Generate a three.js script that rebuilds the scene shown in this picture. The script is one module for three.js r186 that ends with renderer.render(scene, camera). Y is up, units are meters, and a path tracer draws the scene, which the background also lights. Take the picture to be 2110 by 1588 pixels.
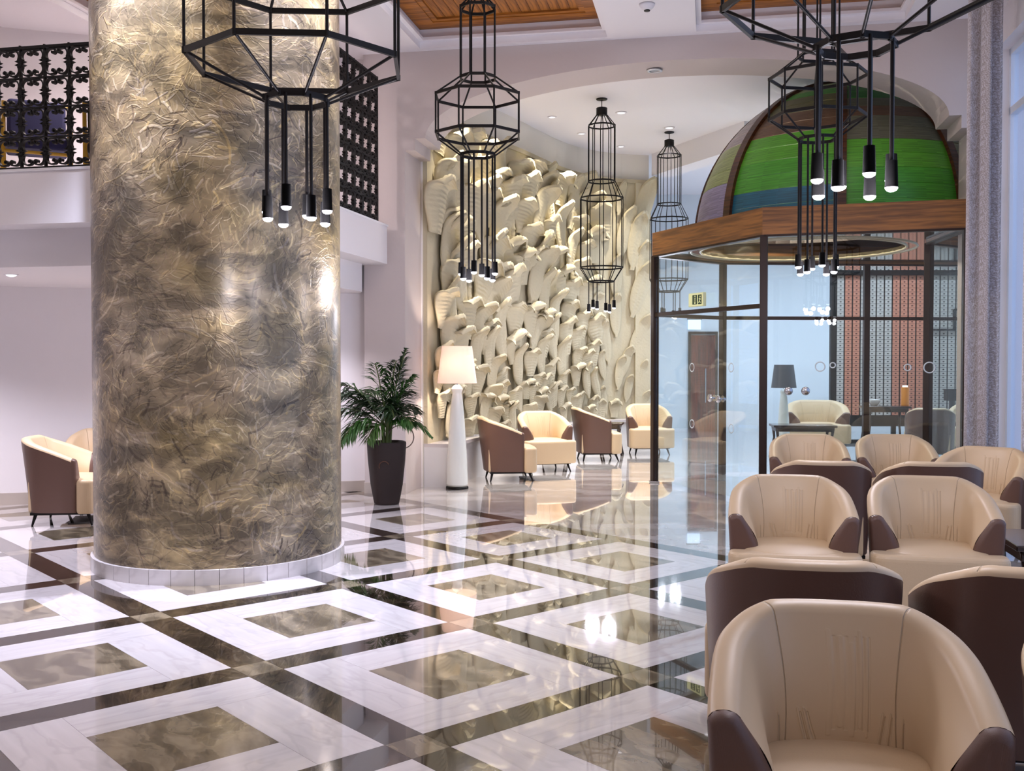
import * as THREE from 'three';
import { mergeGeometries } from 'three/addons/utils/BufferGeometryUtils.js';
import { RoundedBoxGeometry } from 'three/addons/geometries/RoundedBoxGeometry.js';
import { RectAreaLightUniformsLib } from 'three/addons/lights/RectAreaLightUniformsLib.js';

// ------------------------------------------------------------------ camera, sky, exposure
RectAreaLightUniformsLib.init();
const scene = new THREE.Scene();
const camera = new THREE.PerspectiveCamera(41.35, 2110 / 1588, 0.05, 120);
camera.position.set(0, 1.45, 0);
camera.rotation.x = -0.0238379;
scene.background = new THREE.Color().setRGB(0.46, 0.67, 1.10);
scene.backgroundIntensity = 2.2;
const renderer = new THREE.WebGLRenderer({ antialias: true });
renderer.toneMapping = THREE.LinearToneMapping;
renderer.toneMappingExposure = 0.62;
renderer.shadowMap.enabled = true;
const LIGHT = { panel: 5.0, bulb: 0.8, spot: 1.0 };

// ------------------------------------------------------------------ helpers
const R = (deg) => (deg * Math.PI) / 180;
let seed = 7;
function reseed(s) { seed = s; }
function rnd(a = 0, b = 1) { seed = (seed + 0x6d2b79f5) | 0; let t = Math.imul(seed ^ (seed >>> 15), 1 | seed); t = (t + Math.imul(t ^ (t >>> 7), 61 | t)) ^ t; return a + (b - a) * (((t ^ (t >>> 14)) >>> 0) / 4294967296); }
const V3 = (x, y, z) => new THREE.Vector3(x, y, z);
const P = (x, y, d) => V3(x, y, -d);                 // d: metres in front of the camera's station
const taken = new Map();
function numbered(name) { const n = taken.get(name) ?? 0; taken.set(name, n + 1); return n ? name + '_' + String(n).padStart(3, '0') : name; }
function mk(name, geo, mat, parent = scene) {
  const m = new THREE.Mesh(geo, mat);
  m.name = parent === scene ? numbered(name) : name;
  m.castShadow = true; m.receiveShadow = true;
  parent.add(m); return m;
}
function tag(o, label, category, group, kind) { o.userData = { label, category }; if (group) o.userData.group = group; if (kind) o.userData.kind = kind; return o; }
function thing(name, label, category, [x, y, z] = [0, 0, 0], turn = 0, group, kind) {
  const o = new THREE.Group(); o.name = numbered(name); o.position.set(x, y, z); o.rotation.y = turn; scene.add(o);
  return tag(o, label, category, group, kind);
}
function sub(name, parent) { const o = new THREE.Group(); o.name = name; parent.add(o); return o; }
function dup(root, [x, y, z], turn, label, group) {
  const r = root.clone(); r.name = numbered(root.name.replace(/_\d{3}$/, '')); r.position.set(x, y, z); r.rotation.y = turn; scene.add(r);
  r.userData = { ...root.userData, label }; if (group) r.userData.group = group;
  return r;
}
// the building's own axes: v to the right along the arch wall, u away into the depth; origin at the left jamb of the arch
const TH = R(11), JX = -1.16, JD = 11.1;
const B2 = (v, u) => [JX + v * Math.cos(TH) + u * Math.sin(TH), JD - v * Math.sin(TH) + u * Math.cos(TH)];
const BM = new THREE.Matrix4().makeRotationY(-TH).setPosition(JX, 0, -JD);
const toB = (g) => g.applyMatrix4(BM);
const PB = (v, y, u) => { const [x, d] = B2(v, u); return P(x, y, d); };

// box-mapped uv in metres, from the geometry's own coordinates
function uvm(geo, s = 1, ou = 0, ov = 0, swap = false) {
  const g = geo.index ? geo.toNonIndexed() : geo, p = g.attributes.position, uv = new Float32Array(p.count * 2);
  const a = V3(), b = V3(), c = V3(), n = V3();
  for (let i = 0; i < p.count; i += 3) {
    a.fromBufferAttribute(p, i); b.fromBufferAttribute(p, i + 1); c.fromBufferAttribute(p, i + 2);
    n.crossVectors(b.clone().sub(a), c.clone().sub(a));
    const ax = Math.abs(n.x), ay = Math.abs(n.y), az = Math.abs(n.z);
    [a, b, c].forEach((q, k) => {
      let w = ay >= ax && ay >= az ? [q.x, q.z] : az >= ax ? [q.x, q.y] : [q.z, q.y];
      if (swap) w = [w[1], w[0]];
      uv[(i + k) * 2] = w[0] * s + ou; uv[(i + k) * 2 + 1] = w[1] * s + ov;
    });
  }
  g.setAttribute('uv', new THREE.BufferAttribute(uv, 2));
  return g;
}
function box(w, h, d, x = 0, y = 0, z = 0) { return new THREE.BoxGeometry(w, h, d).translate(x, y, z); }
function boxU(w, h, d, x = 0, y = 0, z = 0, swap = false) { return uvm(box(w, h, d, x, y, z), 1, rnd(0, 3), rnd(0, 3), swap); }
// box in building axes, v0..v1, y0..y1, u0..u1
function boxB(v0, v1, y0, y1, u0, u1) { return toB(uvm(box(v1 - v0, y1 - y0, u1 - u0, (v0 + v1) / 2, (y0 + y1) / 2, -(u0 + u1) / 2))); }
function rbox(w, h, d, r, x = 0, y = 0, z = 0, seg = 2) { return new RoundedBoxGeometry(w, h, d, seg, r).translate(x, y, z); }
function plain(g) { const q = g.index ? g.toNonIndexed() : g; const o = new THREE.BufferGeometry(); for (const k of ['position', 'normal', 'uv']) if (q.attributes[k]) o.setAttribute(k, q.attributes[k]); if (!o.attributes.uv) o.setAttribute('uv', new THREE.BufferAttribute(new Float32Array(o.attributes.position.count * 2), 2)); return o; }
const merge = (list) => mergeGeometries(list.map(plain));
function tube(pts, r, seg = 8, rad = 6, closed = false) { return new THREE.TubeGeometry(new THREE.CatmullRomCurve3(pts, closed), Math.max(seg, pts.length), r, rad, closed); }
function rod(a, b, r, rad = 6, r2 = r) {
  const d = b.clone().sub(a), g = new THREE.CylinderGeometry(r2, r, d.length(), rad);
  g.applyQuaternion(new THREE.Quaternion().setFromUnitVectors(V3(0, 1, 0), d.clone().normalize()));
  return g.translate((a.x + b.x) / 2, (a.y + b.y) / 2, (a.z + b.z) / 2);
}
function bar(a, b, w, h) { // flat bar: w across, h tall
  const d = b.clone().sub(a), g = new THREE.BoxGeometry(d.length(), h, w);
  g.applyQuaternion(new THREE.Quaternion().setFromUnitVectors(V3(1, 0, 0), d.normalize()));
  return g.translate((a.x + b.x) / 2, (a.y + b.y) / 2, (a.z + b.z) / 2);
}
function lathe(pts, seg = 32) { return new THREE.LatheGeometry(pts.map(([r, y]) => new THREE.Vector2(r, y)), seg); }
// wall along a line of plan points, thickness to the back side (away from the camera when the points run left to right)
function wallLine(pts, y0, y1, t) {
  const s = new THREE.Shape(), off = [];
  pts.forEach(([x, d], i) => {
    const [x0, d0] = pts[Math.max(0, i - 1)], [x1, d1] = pts[Math.min(pts.length - 1, i + 1)], l = Math.hypot(x1 - x0, d1 - d0);
    off.push([x - ((d1 - d0) / l) * t, d + ((x1 - x0) / l) * t]);
  });
  pts.forEach(([x, d], i) => (i ? s.lineTo(x, d) : s.moveTo(x, d)));
  off.reverse().forEach(([x, d]) => s.lineTo(x, d));
  s.closePath();
  return uvm(new THREE.ExtrudeGeometry(s, { depth: y1 - y0, bevelEnabled: false }).rotateX(-Math.PI / 2).translate(0, y0, 0));
}
// horizontal plate from a plan outline (x, d), holes as outlines
function plate(outline, y0, y1, holes = []) {
  const s = new THREE.Shape(outline.map(([x, d]) => new THREE.Vector2(x, d)));
  for (const h of holes) s.holes.push(new THREE.Path(h.map(([x, d]) => new THREE.Vector2(x, d))));
  return uvm(new THREE.ExtrudeGeometry(s, { depth: y1 - y0, bevelEnabled: false, curveSegments: 24 }).rotateX(-Math.PI / 2).translate(0, y0, 0));
}

// ------------------------------------------------------------------ noise and textures
const PERM = new Uint8Array(512); { reseed(99); const a = [...Array(256).keys()]; for (let i = 255; i > 0; i--) { const j = Math.floor(rnd(0, i + 1)); [a[i], a[j]] = [a[j], a[i]]; } for (let i = 0; i < 512; i++) PERM[i] = a[i & 255]; }
function vn(x, y, px, py) { // tiling value noise, period px, py (integers)
  const xi = Math.floor(x), yi = Math.floor(y), fx = x - xi, fy = y - yi, sx = fx * fx * (3 - 2 * fx), sy = fy * fy * (3 - 2 * fy);
  const X0 = ((xi % px) + px) % px, X1 = (X0 + 1) % px, Y0 = ((yi % py) + py) % py, Y1 = (Y0 + 1) % py;
  const h = (i, j) => PERM[(PERM[i & 255] + j) & 511 & 255] / 255;
  const a = h(X0, Y0), b = h(X1, Y0), c = h(X0, Y1), d = h(X1, Y1);
  return a + (b - a) * sx + (c - a) * sy + (a - b - c + d) * sx * sy;
}
function fbm(u, v, fx, fy, oct = 4) { let s = 0, a = 0.5, t = 0; for (let i = 0; i < oct; i++) { s += a * vn(u * fx + i * 17.3, v * fy + i * 9.1, fx, fy); t += a; a *= 0.5; fx *= 2; fy *= 2; } return s / t; }
const clamp = (x, a = 0, b = 1) => Math.min(b, Math.max(a, x));
const mix = (a, b, t) => a + (b - a) * t, mix3 = (a, b, t) => [mix(a[0], b[0], t), mix(a[1], b[1], t), mix(a[2], b[2], t)];
const smooth = (a, b, x) => { const t = clamp((x - a) / (b - a)); return t * t * (3 - 2 * t); };
function tex(w, h, fn, size = 1, srgb = true, sizeY = size) {
  const data = new Uint8Array(w * h * 4);
  for (let j = 0; j < h; j++) for (let i = 0; i < w; i++) {
    const c = fn(i / w, j / h), o = (j * w + i) * 4;
    data[o] = clamp(c[0], 0, 255); data[o + 1] = clamp(c[1], 0, 255); data[o + 2] = clamp(c[2], 0, 255); data[o + 3] = 255;
  }
  const t = new THREE.DataTexture(data, w, h); t.wrapS = t.wrapT = THREE.RepeatWrapping; t.magFilter = THREE.LinearFilter; t.minFilter = THREE.LinearMipmapLinearFilter; t.generateMipmaps = true;
  if (srgb) t.colorSpace = THREE.SRGBColorSpace;
  t.repeat.set(1 / size, 1 / sizeY); t.needsUpdate = true;
  return t;
}
const gray = (x) => [x * 255, x * 255, x * 255];
const canvasTex = (w, h, draw, srgb = true) => { const c = document.createElement('canvas'); c.width = w; c.height = h; draw(c.getContext('2d'), w, h); const t = new THREE.CanvasTexture(c); if (srgb) t.colorSpace = THREE.SRGBColorSpace; return t; };
const std = (o) => new THREE.MeshPhysicalMaterial(o);

const tPlaster = tex(256, 256, (u, v) => gray(0.5 + 0.5 * (fbm(u, v, 24, 24, 3) - 0.5)), 1, false);
const plasterMat = (hex, bump = 0.0015, rough = 0.85) => std({ color: hex, roughness: rough, bumpMap: tPlaster, bumpScale: bump });
const tWhiteMarble = tex(512, 512, (u, v) => {
  const g = fbm(u, v, 3, 40, 3), w = fbm(u, v, 5, 5, 4), c = Math.abs(fbm(u + w * 0.25, v + w * 0.1, 3, 9, 4) - 0.5) * 2;
  const k = 0.5 * (g - 0.5) - 0.25 * smooth(0.10, 0.0, c) + 0.35 * (w - 0.5);
  return mix3([196, 189, 188], [230, 224, 222], clamp(0.55 + k));
}, 1.3);
const tBeigeMarble = tex(512, 512, (u, v) => {
  const w = fbm(u, v, 4, 4, 4), a = fbm(u + w * 0.3, v + w * 0.22, 4, 10, 5), r = Math.abs(a - 0.5) * 2;
  return mix3(mix3([92, 82, 66], [152, 138, 114], smooth(0.25, 0.75, a)), [166, 152, 126], 0.3 * smooth(0.09, 0, r));
}, 0.9);
const tDarkMarble = tex(512, 512, (u, v) => {
  const w = fbm(u, v, 5, 5, 4), a = fbm(u + w * 0.3, v + w * 0.3, 9, 9, 5), r = Math.abs(a - 0.5) * 2;
  return mix3(mix3([22, 16, 12], [52, 40, 30], smooth(0.3, 0.75, a)), [128, 106, 80], 0.5 * smooth(0.035, 0, r));
}, 0.8);
const tGreyMarble = tex(512, 512, (u, v) => {
  const w = fbm(u, v, 3, 3, 4), a = fbm(u + w * 0.35, v + w * 0.25, 4, 7, 5), r = Math.abs(a - 0.5) * 2;
  const line = Math.min(Math.abs((u * 2) % 1 - 0.5), Math.abs((v * 2) % 1 - 0.5)) > 0.4965 ? 0.8 : 1;
  return mix3(mix3([184, 178, 174], [226, 221, 218], smooth(0.3, 0.7, a)), [150, 140, 128], 0.6 * smooth(0.05, 0, r)).map((x) => x * line);
}, 1.8);
const polish = (map) => std({ map, roughness: 0.06, clearcoat: 1, clearcoatRoughness: 0.012, ior: 1.55 });
const M = {
  whiteMarble: polish(tWhiteMarble), beigeMarble: polish(tBeigeMarble), darkMarble: polish(tDarkMarble), greyMarble: polish(tGreyMarble),
  grout: std({ color: '#6d655c', roughness: 0.6 }),
  wall: plasterMat('#ece7e8'), wallPink: plasterMat('#c8bdb9', 0.003), ceiling: plasterMat('#f0edf0', 0.0008),
  jamb: plasterMat('#eeecee', 0.0008), base: std({ color: '#b9aea4', roughness: 0.25 }),
  iron: std({ color: '#0d0a0a', roughness: 0.55, metalness: 0.4 }), black: std({ color: '#14100f', roughness: 0.45, metalness: 0.5 }),
  bronze: std({ color: '#2b1a12', roughness: 0.4, metalness: 0.3 }), chrome: std({ color: '#c9ccd2', roughness: 0.12, metalness: 1 }),
  socket: std({ color: '#060505', roughness: 1, specularIntensity: 0.3 }),
  bulb: std({ color: '#ffffff', emissive: '#f4f2ff', emissiveIntensity: 3, roughness: 0.4 }),
  glass: std({ color: '#fafdfd', transmission: 1, thickness: 0, roughness: 0.0, ior: 1.5 }),
  winGlass: std({ color: '#fafcff', transmission: 1, thickness: 0, roughness: 0.0, ior: 1.45 }),
  frost: std({ color: '#d9e2e4', roughness: 0.6 }),
};
const woodTex = (dark, light, freq = 26) => tex(512, 256, (u, v) => {
  const w = fbm(u, v, 4, 4, 3), a = fbm(u + 0.05 * w, v + 0.08 * w, 3, freq, 4), f = fbm(u, v, 12, 128, 2);
  return mix3(dark, light, clamp(smooth(0.25, 0.75, a) * 0.8 + 0.4 * (f - 0.5) + 0.1));
}, 1.2, true, 0.5);
const tFascia = woodTex([92, 56, 22], [150, 98, 44]), tCoffer = woodTex([126, 74, 22], [194, 126, 48]), tDarkWood = woodTex([28, 17, 12], [58, 36, 24]);
Object.assign(M, {
  fascia: std({ map: tFascia, roughness: 0.4, clearcoat: 0.3, clearcoatRoughness: 0.3 }),
  coffer: std({ map: tCoffer, roughness: 0.45 }),
  darkWood: std({ map: tDarkWood, roughness: 0.25, clearcoat: 0.5, clearcoatRoughness: 0.15 }),
  door: std({ map: woodTex([70, 26, 16], [128, 58, 34]), roughness: 0.4 }),
});

// ------------------------------------------------------------------ floor
{
  const floor = thing('floor', 'polished marble lobby floor with dark diagonal bands', 'floor', [0, 0, 0], 0, null, 'structure');
  mk('slab', uvm(box(22, 0.3, 34, 1, -0.162, -9)), M.grout, floor);
  const m = 1.28759, a = 2.42508836, A = [Math.sin(a), Math.cos(a)], b = a - Math.PI / 2, Bd = [Math.sin(b), Math.cos(b)], O = [-2.8929, 6.7300], bw = 0.178, inn = 0.537, g = 0.0012;
  const at = (i, j) => [O[0] + m * (i * A[0] + j * Bd[0]), O[1] + m * (i * A[1] + j * Bd[1])];
  const turn = -Math.atan2(A[1], A[0]); // local x runs along A
  const rotY = Math.atan2(A[1], A[0]);
  const T = 0.012;
  const tile = (w, d, n) => Array.from({ length: n }, () => uvm(box(w - g, T, d - g, 0, -T / 2, 0), 1, rnd(0, 5), rnd(0, 5)));
  reseed(5);
  const bor = (m - bw - inn) / 2, cell = m - bw;
  const G = { w: tile(cell - bor, bor, 8), c: tile(inn, inn, 6), n: tile(bw, bw, 4), s: tile(cell, bw, 6) };
  const far = { w: [], c: [], n: [], s: [] }, mats = { w: M.whiteMarble, c: M.beigeMarble, n: M.beigeMarble, s: M.darkMarble }, names = { w: 'marble_plank', c: 'marble_square', n: 'band_crossing', s: 'dark_marble_strip' };
  const list = [];
  const put = (k, i, j, dx, dz, spin) => { // offsets along A and B in metres
    const [x, d] = at(i, j), px = x + dx * A[0] + dz * Bd[0], pd = d + dx * A[1] + dz * Bd[1];
    if (pd < -3.4 || px < -7.6 || px > 5.2 || pd > 11.6) return;
    const inView = pd > 2.2 && Math.abs(px / pd) < 0.56;
    list.push({ k, x: px, d: pd, spin, near: inView ? Math.hypot(px, pd) : 100 + Math.hypot(px, pd) });
  };
  for (let i = -8; i < 16; i++) for (let j = -16; j <= 3; j++) {
    put('n', i, j, 0, 0, 0);
    put('s', i, j, m / 2, 0, 0);
    if (j < 3) {
      put('s', i, j, 0, m / 2, 1);
      put('c', i, j, m / 2, m / 2, 0);
      const e = inn / 2 + bor / 2, o = bor / 2;
      put('w', i, j, m / 2 - o, m / 2 - e, 0); put('w', i, j, m / 2 + e, m / 2 - o, 1); put('w', i, j, m / 2 + o, m / 2 + e, 0); put('w', i, j, m / 2 - e, m / 2 + o, 1);
    }
  }
  const count = { w: 0, c: 0, n: 0, s: 0 };
  list.sort((p, q) => p.near - q.near);
  const geoAng = Math.atan2(A[1], A[0]); // direction of A in the (x, d) plane
  for (const t of list) {
    const geo = G[t.k][Math.floor(rnd(0, G[t.k].length))], ang = geoAng + (t.spin ? Math.PI / 2 : 0);
    if (t.near < 100 && count[t.k] < 300) {
      count[t.k]++;
      const o = mk(names[t.k], geo, mats[t.k], floor);
      o.position.set(t.x, 0, -t.d); o.rotation.y = ang;
    } else far[t.k].push(geo.clone().rotateY(ang).translate(t.x, 0, -t.d));
  }
  for (const k of 'wcns') if (far[k].length) { const o = mk(names[k] + '_field', merge(far[k]), mats[k], floor); o.userData.kind = 'stuff'; }
  // plain marble beyond the last band, in the niche and the entrance
  const L0 = at(-9, 3), L1 = at(7, 3), off = bw / 2 + 0.001, n = Bd;
  const nicheFloor = plate([[L0[0] + n[0] * off, L0[1] + n[1] * off], [L1[0] + n[0] * off, L1[1] + n[1] * off], [9, 5.2], [9.5, 24], [-6, 24]], -0.012, -0.0002);
  mk('entrance_paving', nicheFloor, M.greyMarble, floor);
}

// ------------------------------------------------------------------ walls, ceilings, arch
const CEIL = 4.78, NCEIL = 4.86;
{
  // arch wall
  const s = new THREE.Shape(), c = 2.883, ea = 2.654, eb = 0.688, sp = 3.85;
  s.moveTo(-0.465, 0); s.lineTo(0, 0); s.lineTo(0, 3.724); s.lineTo(0.115, 3.724); s.lineTo(0.115, sp); s.lineTo(0.229, sp);
  for (let k = 1; k <= 48; k++) { const t = Math.PI - (Math.PI * k) / 48; s.lineTo(c + ea * Math.cos(t), sp + eb * Math.sin(t)); }
  s.lineTo(5.651, sp); s.lineTo(5.651, 3.724); s.lineTo(5.766, 3.724); s.lineTo(5.766, 0); s.lineTo(6.3, 0); s.lineTo(6.3, 5.1); s.lineTo(-0.465, 5.1); s.closePath();
  const g = toB(uvm(new THREE.ExtrudeGeometry(s, { depth: 0.62, bevelEnabled: false }).translate(0, 0, -0.62)));
  tag(mk('wall_arch', g, M.wallPink), 'pale plaster wall with wide stepped arch before the carved niche', 'wall', null, 'structure');
}
const backLeft = [[-7.6, 9.47], [-5.0, 10.3], [-1.52, 11.42]];
tag(mk('wall_back_left', wallLine(backLeft, 0, 5.1, 0.25), M.wall), 'white wall behind the two armchairs under the mezzanine', 'wall', null, 'structure');
{
  const pts = backLeft.map(([x, d]) => [x + 0.004, d - 0.012]);
  tag(mk('baseboard_back_left', wallLine(pts, 0, 0.12, 0.03), M.base), 'beige stone baseboard along the white wall under the mezzanine', 'baseboard', null, 'structure');
  const b = mk('baseboard_arch', boxB(-0.468, -0.003, 0, 0.12, -0.014, 0.1), M.base);
  tag(b, 'beige stone baseboard at foot of the arch pier behind the palm', 'baseboard', null, 'structure');
  tag(mk('wall_pier', plate([B2(-0.45, 0.62), B2(0, 0.62), B2(0.02, 1.3), B2(-0.8, 1.3)], 0, 5.1), M.wall), 'white return wall behind the left pier of the arch', 'wall', null, 'structure');
}
tag(mk('wall_left', uvm(box(0.3, 5.4, 14, -7.6, 2.6, -3)), M.wall), 'white side wall of the lobby beyond the left edge', 'wall', null, 'structure');
tag(mk('wall_behind', toB(uvm(box(16, 5.4, 0.3, 0, 2.6, 14.9))), M.wall), 'white rear wall of the lobby behind the viewer', 'wall', null, 'structure');

// carved niche: plan curve of the relief wall
const reliefPts = [[-1.02, 11.75], [-0.76, 12.7], [-0.37, 13.62], [0.10, 14.55], [0.75, 15.9], [1.19, 16.5], [1.73, 16.88], [2.27, 17.02]];
const reliefCurve = new THREE.CatmullRomCurve3(reliefPts.map(([x, d]) => P(x, 0, d)));
const reliefPlan = reliefCurve.getSpacedPoints(40).map((p) => [p.x, -p.z]);
const loungePts = [[2.27, 17.03], [2.42, 18.2], [2.7, 21.0], [9.3, 21.0]];
tag(mk('wall_niche', wallLine(reliefPlan, 0, 4.95, 0.3), plasterMat('#e9e4da')), 'curved white niche wall carrying the carved stone relief', 'wall', null, 'structure');
tag(mk('wall_lounge', wallLine(loungePts, 0, 4.95, 0.3), plasterMat('#e4ebf2')), 'white far wall of the entrance lounge seen through glass', 'wall', null, 'structure');
tag(mk('wall_lounge_side', uvm(box(0.3, 5, 12, 9.3, 2.4, -15.6)), plasterMat('#e4ebf2')), 'white side wall of the entrance lounge', 'wall', null, 'structure');
tag(mk('wall_entrance_side', plate([B2(5.95, 0.02), B2(6.3, 0.02), [9.4, 9.9], [9.4, 10.2], B2(6.3, 0.62), B2(5.95, 0.62)], 0, 5.0), M.wall), 'white wall closing the lounge beside the arch', 'wall', null, 'structure');
// niche and lounge ceiling
tag(mk('ceiling_niche', plate([B2(-0.9, 0.5), B2(6.3, 0.5), [9.6, 9.6], [9.6, 21.4], [2.4, 21.4], [2.0, 17.5], [0.3, 16.6], [-1.6, 12.6]], NCEIL, NCEIL + 0.2), M.ceiling), 'smooth white ceiling over the carved niche and entrance', 'ceiling', null, 'structure');
tag(mk('trim_1', wallLine([[2.3, 16.9], [3.3, 14.6]], 4.5, NCEIL, 0.35), M.ceiling), 'white ceiling beam right of the carved relief', 'beam', null, 'structure');

// lobby ceiling with timber coffers
{
  const ceil = thing('ceiling', 'white lobby ceiling with recessed timber coffers', 'ceiling', [0, 0, 0], 0, null, 'structure');
  const vs = [[-5.7, -3.7], [-2.75, -0.75], [0.2, 2.2], [3.1, 5.1]], us = [[-3.4, -0.1], [-7.6, -4.3], [-11.8, -8.5]];
  const holes = [];
  for (const [v0, v1] of vs) for (const [u0, u1] of us) holes.push([[v0, u0], [v1, u0], [v1, u1], [v0, u1]]);
  mk('beam_grid', toB(plate([[-9, -15], [6.3, -15], [6.3, 0], [-0.45, 0], [-0.45, 1.2], [-9, 1.2]], CEIL, CEIL + 0.24, holes)), M.ceiling, ceil);
  mk('roof_slab', toB(plate([[-9, -15], [6.3, -15], [6.3, 0.6], [-9, 1.2]], CEIL + 0.24, CEIL + 0.4)), M.ceiling, ceil);
  reseed(41);
  for (const [v0, v1] of vs) for (const [u0, u1] of us) {
    // white moulding, timber border, planks
    const ring = (i, w, y0, y1) => { const a = [v0 + i, v1 - i, u0 + i, u1 - i]; return toB(plate([[a[0], a[2]], [a[1], a[2]], [a[1], a[3]], [a[0], a[3]]], y0, y1, [[[a[0] + w, a[2] + w], [a[1] - w, a[2] + w], [a[1] - w, a[3] - w], [a[0] + w, a[3] - w]]])); };
    mk('coffer_moulding', ring(0.001, 0.05, CEIL + 0.07, CEIL + 0.10), M.ceiling, ceil);
    mk('timber_border', ring(0.001, 0.2, CEIL + 0.195, CEIL + 0.239), M.coffer, ceil);
    mk('timber_moulding', ring(0.2, 0.06, CEIL + 0.205, CEIL + 0.2395), M.coffer, ceil);
    const nP = 15, w = (v1 - v0 - 0.5) / nP, g = toB(uvm(box(u1 - u0 - 0.5, 0.012, w - 0.006).rotateY(Math.PI / 2).translate(0, 0, 0), 1, 0, 0, true));
    for (let k = 0; k < nP; k++) { const o = mk('timber_plank', k % 3 ? g : g, M.coffer, ceil); const a = PB(v0 + 0.25 + w * (k + 0.5), CEIL + 0.232, (u0 + u1) / 2), z = PB(0, 0, 0); o.position.set(a.x - z.x, a.y, a.z - z.z); }
  }
  // square white light panels added in every coffer for soft overhead light
  const names = [['left rear', 'left middle', 'left front'], ['second rear', 'second middle', 'second front'], ['third rear', 'third middle', 'third front'], ['right rear', 'right middle', 'right front']];
  vs.forEach(([v0, v1], i) => us.forEach(([u0, u1], j) => {
    const t = thing('added_light_panel', `white square light panel added for soft overhead light in the ${names[i][j]} timber coffer`, 'ceiling light', PB((v0 + v1) / 2, CEIL + 0.14, (u0 + u1) / 2).toArray(), -TH, 'added light panels in the timber coffers');
    mk('panel_frame', uvm(box(1.44, 0.05, 1.14, 0, 0.035, 0)), M.ceiling, t);
    mk('diffuser', box(1.34, 0.012, 1.04, 0, 0.004, 0), std({ color: '#ffffff', emissive: '#fff4ee', emissiveIntensity: 1.1, roughness: 0.6 }), t);
    mk('hanger', rod(V3(0, 0.06, 0), V3(0, 0.09, 0), 0.05), M.ceiling, t);
    const l = new THREE.RectAreaLight('#ffeee6', LIGHT.panel, 1.3, 1.0); l.position.set(0, -0.012, 0); l.rotation.x = -Math.PI / 2; t.add(l);
  }));
}

// right-hand window wall, along u at v = 5.95
const WV = 5.95;
{
  const piers = [[-0.03, 0.02], [-2.75, -2.2], [-5.4, -4.85], [-8.05, -7.5], [-15.2, -10.15]];
  const w = thing('wall_right', 'white window wall along the right side of the lobby', 'wall', [0, 0, 0], 0, null, 'structure');
  mk('lintel', boxB(WV, WV + 0.35, 4.45, 5.1, -15.2, 0.02), M.wall, w);
  mk('sill_wall', boxB(WV, WV + 0.35, 0, 0.25, -15.2, 0.02), M.wall, w);
  for (const [u0, u1] of piers) mk('pier', boxB(WV, WV + 0.35, 0.25, 4.45, u0, u1), M.wall, w);
  const bays = [[-2.2, -0.03], [-4.85, -2.75], [-7.5, -5.4], [-10.15, -8.05]];
  bays.forEach(([u0, u1], i) => {
    const win = thing('window_' + (i + 1), ['tall window between the two curtains at right edge', 'tall window beside the front curtain', 'tall window along the right wall near the viewer', 'tall window of the right wall behind the viewer'][i], 'window', [0, 0, 0], 0, null, 'structure');
    const fr = [];
    for (const u of [u0 + 0.03, u1 - 0.03]) fr.push(boxB(WV + 0.12, WV + 0.19, 0.25, 4.45, u - 0.03, u + 0.03));
    for (const y of [0.28, 4.42, 3.85]) fr.push(boxB(WV + 0.12, WV + 0.19, y - 0.035, y + 0.035, u0, u1));
    mk('window_frame', merge(fr), std({ color: '#dfe6f0', roughness: 0.4 }), win);
    mk('pane', boxB(WV + 0.15, WV + 0.156, 0.3, 3.82, u0 + 0.05, u1 - 0.05), M.winGlass, win);
    mk('pane', boxB(WV + 0.15, WV + 0.156, 3.88, 4.4, u0 + 0.05, u1 - 0.05), M.winGlass, win);
  });
}

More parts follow.
